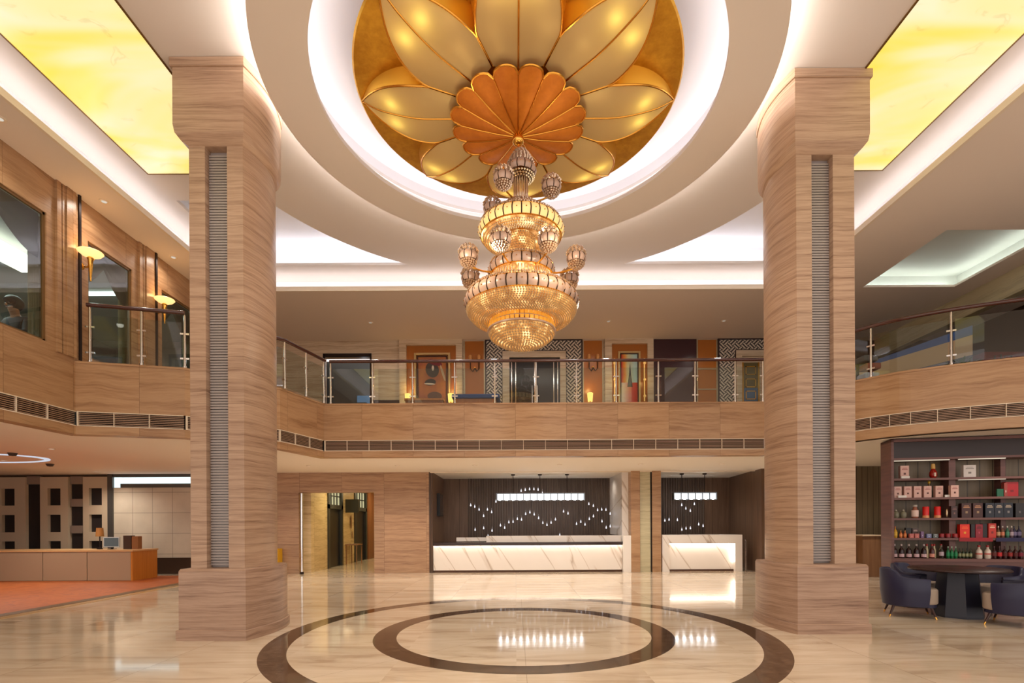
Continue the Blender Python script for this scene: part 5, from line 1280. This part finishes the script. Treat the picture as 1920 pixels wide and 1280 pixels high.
# ================================================================== paintings
def frame(t, x0, x1, z0, z1, y, w_=.06, mat=None):
    b = MB()
    for a in ((x0, x0+w_, z0, z1), (x1-w_, x1, z0, z1), (x0+w_, x1-w_, z1-w_, z1), (x0+w_, x1-w_, z0, z0+w_)): b.box(a[0], a[1], y-.06, y, a[2], a[3])
    b.bevel(.008, 1)
    b.build('frame', mat or plain('pale gilt frame', srgb(206, 178, 126), 0.3, 0.5), t)
def disc(cx, cz, rx, rz, y, rot=0, n=28):
    c, s = math.cos(rot), math.sin(rot)
    return [(cx + rx*math.cos(a)*c - rz*math.sin(a)*s, y, cz + rx*math.cos(a)*s + rz*math.sin(a)*c) for a in [2*PI*i/n for i in range(n)]]
t = thing('painting', (-2.5, YB-.05, 5.2), 'framed abstract painting of dark rounded shapes on brown', 'painting')
y0 = YB-.03
frame(t, -3.07, -1.97, 4.9, 6.71, y0); frame(t, -2.98, -2.06, 4.98, 6.62, y0-.005, .03, M['legwood'])
b = MB(); b.box(-2.98, -2.06, y0-.02, y0, 4.98, 6.62)
b.build('canvas', (lambda n: n.set(color=n.ramp(n.noise(n.pos, 2.2, 4, .6), [(.35, srgb(150, 84, 60)), (.6, srgb(178, 112, 56))]), rough=.6).m)(NT('brown painted canvas')), t)
for nm, args, c in (('painted_dark_oval', (-2.52, 6.2, .2, .24, y0-.023, .3), (70, 62, 58)), ('painted_red_arc', (-2.45, 6.42, .24, .08, y0-.025, -.3), (120, 44, 50)), ('painted_white_drop', (-2.50, 6.25, .035, .08, y0-.028), (220, 210, 196)), ('painted_pale_stroke', (-2.2, 6.1, .035, .26, y0-.025, .3), (190, 170, 140)), ('painted_dark_oval', (-2.58, 5.82, .17, .1, y0-.024, .1), (54, 50, 52)), ('painted_white_band', (-2.6, 5.77, .17, .025, y0-.028, -.05), (226, 216, 204)), ('painted_dark_mound', (-2.45, 5.4, .22, .13, y0-.024), (96, 70, 62)), ('painted_red_patch', (-2.62, 6.15, .07, .16, y0-.022, .1), (160, 70, 56))):
    b = MB(); b.poly(disc(*args)); b.build(nm, cm(c, .6), t)
t = thing('painting', (3.48, YB-.05, 5.1), 'tall framed painting in red, orange and teal with a dark spire', 'painting')
frame(t, 3.14, 3.82, 4.9, 6.73, y0); frame(t, 3.2, 3.76, 4.96, 6.67, y0-.005, .03, M['legwood'])
def p2():
    n = NT('red orange teal canvas'); x, y, z = n.sep(); u = n.math('DIVIDE', n.math('ADD', x, 0.26), .52)
    wv = n.math('MULTIPLY', n.math('SUBTRACT', n.noise(n.pos, 3, 3), .5), .2)
    top = n.ramp(n.math('ADD', u, wv), [(0.05, srgb(200, 50, 30)), (.25, srgb(226, 150, 50)), (.42, srgb(206, 200, 150)), (.8, srgb(170, 200, 196))])
    bot = n.ramp(n.math('ADD', u, wv), [(0.1, srgb(226, 206, 180)), (.5, srgb(206, 110, 90)), (.8, srgb(196, 60, 44))])
    return n.set(color=n.mix(n.math('GREATER_THAN', z, 0.68), bot, top), rough=.6).m
b = MB(); b.box(3.2, 3.76, y0-.02, y0, 4.96, 6.67); b.build('canvas', p2(), t)
b = MB(); b.poly([(3.42, y0-.023, 5.65), (3.58, y0-.023, 5.65), (3.54, y0-.023, 6.0), (3.505, y0-.023, 6.4), (3.47, y0-.023, 6.0)]); b.build('painted_spire', cm((56, 44, 42), .6), t)
# ---- gallery furniture
t = thing('billiard_table', (-1.0, 14.2, ZU), 'wooden table with a bright blue top on the gallery behind the glass railing', 'table')
b = MB(); b.box(-1.72, -.42, 13.9, 14.7, 4.92, 5.03); b.bevel(.02); b.build('blue_top', plain('bright blue cloth', srgb(24, 74, 140), 0.6), t)
b = MB(); b.box(-1.62, -.52, 13.98, 14.62, ZU+.0, 4.92); b.build('body', wood('honey wood body', srgb(170, 104, 50), srgb(196, 124, 66)), t)
t = thing('console', (-2.8, 15.2, ZU), 'low wooden console in front of the dark figure painting', 'console')
b = MB(); b.box(-3.25, -2.1, 15.0, 15.3, 5.13, 5.19); b.build('top', wood('console wood', srgb(176, 112, 54), srgb(196, 130, 66)), t)
b = MB(); b.box(-3.22, -2.13, 15.02, 15.3, ZU, 5.13); b.build('body', wood('console body', srgb(130, 78, 40), srgb(150, 92, 50)), t)
b = MB(); b.box(-4.38, -3.32, YB-.08, YB-.02, ZU, 5.28); b.build('trim_wall_base', plain('aubergine base', srgb(56, 34, 34), .4), kind='structure')
# right gallery: ramped display partition, plant and bright props
t = thing('slanted_partition', (9.6, 12.4, ZU), 'cream slanted partition with a blue and grey band behind the curved glass railing', 'partition')
def slab(z0l, z1l, z0r, z1r, mat, nm, xl=7.9, xr=10.55, y=12.3):
    b = MB(); yl, yr = 12.9, 11.8
    V = [b.bm.verts.new(c) for c in ((xl, yl, z0l), (xr, yr, z0r), (xr, yr, z1r), (xl, yl, z1l), (xl, yl+.08, z0l), (xr, yr+.08, z0r), (xr, yr+.08, z1r), (xl, yl+.08, z1l))]
    for f in ((0,1,2,3), (4,7,6,5), (0,4,5,1), (3,2,6,7), (1,5,6,2), (0,3,7,4)): b.bm.faces.new([V[i] for i in f])
    b.build(nm, mat, t)
slab(ZU, 4.72, ZU, 5.18, cm((190, 168, 140), .5), 'lower_panel'); slab(4.72, 4.80, 5.18, 5.34, cm((96, 96, 112), .4), 'grey_band')
slab(4.80, 5.12, 5.34, 5.80, cm((196, 166, 130), .5), 'upper_panel'); slab(5.12, 5.16, 5.80, 6.02, cm((60, 92, 150), .5), 'blue_band')
b = MB(); b.box(10.65, 11.6, 11.6, 12.0, ZU, 5.35); b.bevel(.03); b.build('sofa_block', cm((116, 40, 40), .6), label='dark red upholstered block right of the slanted partition', cat='seat')
b = MB(); b.box(10.2, 12.2, 10.2, 10.5, ZU, 4.75); b.build('red_bench', cm((120, 30, 26), .6), label='low red bench just behind the curved railing', cat='bench')
t = thing('potted_plant', (8.75, 10.0, ZU), 'low green leafy plant just behind the curved glass railing', 'plant')
b = MB(); b.lathe([(0, ZU), (.16, ZU), (.22, ZU+.26), (.18, ZU+.26), (0, ZU+.22)], 8.75, 10.0, 20); b.build('pot', cm((190, 176, 150), .5), t)
b = MB(); rnd = random.Random(4)
for i in range(160):
    a = rnd.uniform(0, 2*PI); r = rnd.uniform(.02, .36); z = ZU+.26 + rnd.uniform(0, .22)*(1-r*1.4); c = Vector((8.75+r*math.cos(a), 10+r*.6*math.sin(a), z))
    d = Vector((math.cos(a), math.sin(a), rnd.uniform(.1, .9))).normalized()*.09; s_ = Vector((-math.sin(a), math.cos(a), 0))*.018
    b.poly([c, c+d*.5+s_, c+d, c+d*.5-s_])
b.build('leaves', cm((70, 104, 30), .6), t, kind='stuff')
t = thing('yellow_basket', (9.45, 10.15, ZU), 'yellow basket with black handles beside the green plant upstairs', 'basket')
b = MB(); b.lathe([(0, ZU), (.2, ZU), (.26, ZU+.42), (.24, ZU+.42), (0, ZU+.4)], 9.45, 10.15, 20); b.build('body', cm((206, 150, 20), .5), t, smooth=40)
b = MB(); b.tube([(9.3, 9.93, ZU+.3), (9.28, 9.9, ZU+.5), (9.4, 9.9, ZU+.52), (9.42, 9.93, ZU+.3)], .015, 6); b.tube([(9.48, 9.93, ZU+.3), (9.47, 9.9, ZU+.5), (9.6, 9.9, ZU+.5), (9.62, 9.95, ZU+.3)], .015, 6); b.build('handle', M['black'], t)
t = thing('display_stand', (7.35, 10.7, ZU), 'small stand with folded blue and white items beside the right column upstairs', 'display stand')
for i, (z, c, dx) in enumerate(((ZU+.08, (120, 140, 190), 0), (ZU+.26, (190, 196, 214), .02), (ZU+.46, (150, 80, 60), .06), (ZU+.62, (100, 96, 96), 0))):
    b = MB(); b.box(7.2+dx, 7.5+dx, 10.55, 10.85, z, z+.13); b.bevel(.03); b.build('folded_item', cm(c, .6), t)
b = MB(); b.box(7.22, 7.26, 10.8, 10.84, ZU, ZU+.8); b.box(7.5, 7.54, 10.8, 10.84, ZU, ZU+.8); b.box(7.2, 7.56, 10.55, 10.85, ZU+.02, ZU+.06); b.build('rack', M['darkmetal'], t)

# ================================================================== ceiling fittings
WHERE = ['in the soffit before the lit corridor opening', 'in the soffit before the plain stone wall', 'in the soffit before the television end of the long counter', 'in the soffit before the middle of the long counter', 'in the soffit before the stone pier', 'in the soffit before the short desk',
         'in the soffit over the edge of the orange carpet', 'in the soffit over the end of the long low counter', 'in the soffit over the middle of the orange carpet', 'in the soffit before the black cashier desk', 'in the soffit over the navy armchairs',
         'in the ceiling by the largest window', 'in the ceiling by the nearer gilt sconce', 'in the ceiling by the farther gilt sconce',
         'added in the gallery ceiling before the dark opening', 'added in the gallery ceiling before the orange panel by the woven screen', 'added in the gallery ceiling before the red and teal painting', 'added in the gallery ceiling before the second woven screen',
         'added over the television end of the long counter', 'added over the long counter under the first lamp rod', 'added over the long counter under the last lamp rod', 'added over the marble jamb end of the long counter', 'added over the pier end of the short desk', 'added over the outer end of the short desk']
M['dl'] = emis('downlight lens', (1, .9, .75), 0.9); M['dl2'] = emis('added dim downlight lens', (1, .86, .7), 0.45)
for i, (x, y, z, p) in enumerate(DOWN):
    where = WHERE[i]
    b = MB(); b.lathe([(0, z-.004), (.045, z-.004), (.045, z-.012), (.07, z-.012), (.075, z-.001), (0, z-.001)], x, y, 20)
    o = b.build('downlight', M['cream'], label='small round recessed downlight ' + where, cat='downlight', group='recessed downlights')
    b = MB(); b.lathe([(0, z-.006), (.043, z-.006), (.043, z-.009), (0, z-.009)], x, y, 16); b.build('lens', M['dl2'] if (z == ZL and y > 12) else M['dl'], o)
M['sens'] = plain('small dark fitting', srgb(60, 50, 46), .5)
for (x, y, lab) in ((-11.0, 11.2, 'tiny dark ceiling sensor over the orange carpet, nearest the oval cove'), (-12.0, 13.2, 'tiny dark ceiling sensor over the long low counter')):
    b = MB(); b.lathe([(0, ZS-.07), (.06, ZS-.06), (.09, ZS), (0, ZS)], x, y, 16); b.build('ceiling_sensor', M['sens'], label=lab, cat='sensor')

# ================================================================== person behind the largest window
M['skin'] = plain('skin', srgb(176, 120, 92), 0.5)
M['jacket'] = plain('dark navy jacket', srgb(20, 22, 32), 0.8)
M['hair'] = plain('black hair', srgb(10, 9, 9), 0.6)
def skinmesh(name, V, E_, mat, parent, org, sub=2):
    me = bpy.data.meshes.new(name)
    me.from_pydata([Vector(v[:3]) for v in V], E_, []); o = bpy.data.objects.new(name, me); COL.objects.link(o)
    m = o.modifiers.new('skin', 'SKIN'); me.skin_vertices.new() if not me.skin_vertices else None
    for sv, v in zip(me.skin_vertices[0].data, V): sv.radius = (v[3], v[4] if len(v) > 4 else v[3])
    me.skin_vertices[0].data[0].use_root = True
    s = o.modifiers.new('sub', 'SUBSURF'); s.levels = sub; s.render_levels = sub
    bpy.context.view_layer.update()
    m2 = bpy.data.meshes.new_from_object(o.evaluated_get(bpy.context.evaluated_depsgraph_get())); bpy.data.objects.remove(o)
    m2.name = name; m2.materials.clear(); m2.materials.append(mat)
    for p in m2.polygons: p.use_smooth = True
    q = bpy.data.objects.new(name, m2); COL.objects.link(q); q.parent = parent; WL[q.name] = Vector(org); return q
PX, PY, PZ = -8.12, 8.42, 3.92
pr_ = thing('person', (PX, PY, PZ), 'seated person with black hair and dark jacket behind the largest upper window', 'person')
pr_.rotation_euler = (0, 0, math.radians(-95))     # faces local +x
bodyV = [(0,0,.52,.13,.15), (.02,0,.70,.12,.15), (.05,0,.90,.11,.16), (.08,0,.99,.055,.055), (.11,0,1.08,.075,.07), (.13,0,1.16,.09,.075),
         (.05,.17,.93,.055), (.14,.24,.70,.045), (.34,.14,.66,.033), (.42,.10,.68,.028),
         (.05,-.17,.93,.055), (.14,-.24,.70,.045), (.34,-.12,.78,.033), (.38,-.09,.86,.028),
         (.05,.10,.50,.085), (.46,.12,.50,.065), (.44,.12,.08,.045), (.54,.12,.04,.035),
         (.05,-.10,.50,.085), (.46,-.12,.50,.065), (.44,-.12,.08,.045), (.54,-.12,.04,.035)]
bodyE = [(0,1),(1,2),(2,3),(3,4),(4,5),(2,6),(6,7),(7,8),(8,9),(2,10),(10,11),(11,12),(12,13),(0,14),(14,15),(15,16),(16,17),(0,18),(18,19),(19,20),(20,21)]
body = skinmesh('body', bodyV, bodyE, M['skin'], pr_, (PX, PY, PZ))
def hand(c, dirv, up, nm='hand'):
    c = Vector(c); d = Vector(dirv).normalized(); u = Vector(up).normalized(); s_ = d.cross(u).normalized()
    V = [(*c, .02, .03), (*(c+d*.05), .014, .034), (*(c+d*.075), .012, .03)]; E_ = [(0, 1), (1, 2)]
    for k, (off, L_) in enumerate(((-.03, .055), (-.01, .07), (.01, .065), (.03, .05))):
        b0 = len(V); p = c+d*.075+s_*off
        V += [(*(p+d*.01), .009), (*(p+d*L_*.6-u*.012), .0085), (*(p+d*L_-u*.035), .007)]; E_ += [(2, b0), (b0, b0+1), (b0+1, b0+2)]
    b0 = len(V); V += [(*(c+d*.03+s_*.045), .010), (*(c+d*.06+s_*.06-u*.015), .008)]; E_ += [(1, b0), (b0, b0+1)]
    return skinmesh(nm, V, E_, M['skin'], body, (PX, PY, PZ), 1)
hand((.42, .10, .68), (1, -.2, .1), (0, 0, 1)); hand((.38, -.09, .86), (-.5, .2, 1), (1, 0, 0))
jk = skinmesh('jacket', [(0,0,.50,.15,.18), (.02,0,.70,.14,.17), (.05,0,.90,.125,.18), (.07,0,.975,.075,.08), (.05,.18,.93,.07), (.14,.25,.70,.058), (.33,.15,.665,.045), (.05,-.18,.93,.07), (.14,-.25,.70,.058), (.33,-.13,.77,.045)],
              [(0,1),(1,2),(2,3),(2,4),(4,5),(5,6),(2,7),(7,8),(8,9)], M['jacket'], body, (PX, PY, PZ))
skinmesh('trousers', [(0,0,.50,.15,.17), (.05,.10,.50,.10), (.46,.12,.50,.08), (.44,.12,.14,.06), (.05,-.10,.50,.10), (.46,-.12,.50,.08), (.44,-.12,.14,.06)], [(0,1),(1,2),(2,3),(0,4),(4,5),(5,6)], M['black'], body, (PX, PY, PZ))
def pc(p): return Vector((PX, PY, PZ)) + Vector(p)
def facepart(nm, mb, mat, par=body):
    me = bpy.data.meshes.new(nm); mb.bm.to_mesh(me); mb.bm.free(); me.materials.append(mat)
    for p in me.polygons: p.use_smooth = True
    o = bpy.data.objects.new(nm, me); COL.objects.link(o); o.parent = par; return o
b = MB(); b.ico((.11, 0, 1.20), .135, 3, (1.0, .92, .92))
for v in b.bm.verts:
    if v.co.x > .17 and v.co.z < 1.22: v.co.x = .17 - (v.co.x-.17)*.3
    v.co += v.co.normalized()*0.004*math.sin(v.co.x*90)*math.sin(v.co.y*80+v.co.z*70)
facepart('hair', b, M['hair'])
b = MB(); b.ico((.225, 0, 1.135), .02, 2, (1, .7, 1.2)); facepart('nose', b, M['skin'])
for s_ in (-1, 1):
    b = MB(); b.ico((.205, s_*.032, 1.165), .012, 2); facepart('eye', b, plain('eye', srgb(40, 30, 26), .2))
    b = MB(); b.ico((.13, s_*.082, 1.145), .022, 2, (.8, .4, 1.3)); facepart('ear', b, M['skin'])
b = MB(); b.ico((.212, 0, 1.095), .022, 2, (.5, 1.2, .3)); facepart('mouth', b, plain('lips', srgb(150, 84, 76), .5))
t = thing('chair', (PX, PY, PZ), 'chair under the seated person behind the largest upper window', 'chair')
t.rotation_euler = pr_.rotation_euler
b = MB(); b.box(PX-.31, PX+.3, PY-.24, PY+.24, PZ+.28, PZ+.34); b.build('seat', M['legwood'], t)
b = MB(); b.box(PX-.31, PX-.27, PY-.22, PY+.22, PZ+.34, PZ+.75); b.build('backrest', M['legwood'], t)
for (x, y) in ((-.2, -.22), (.26, -.22), (-.2, .18), (.26, .18)):
    b = MB(); b.box(PX+x, PX+x+.04, PY+y, PY+y+.04, PZ, PZ+.28); b.build('leg', M['legwood'], t)
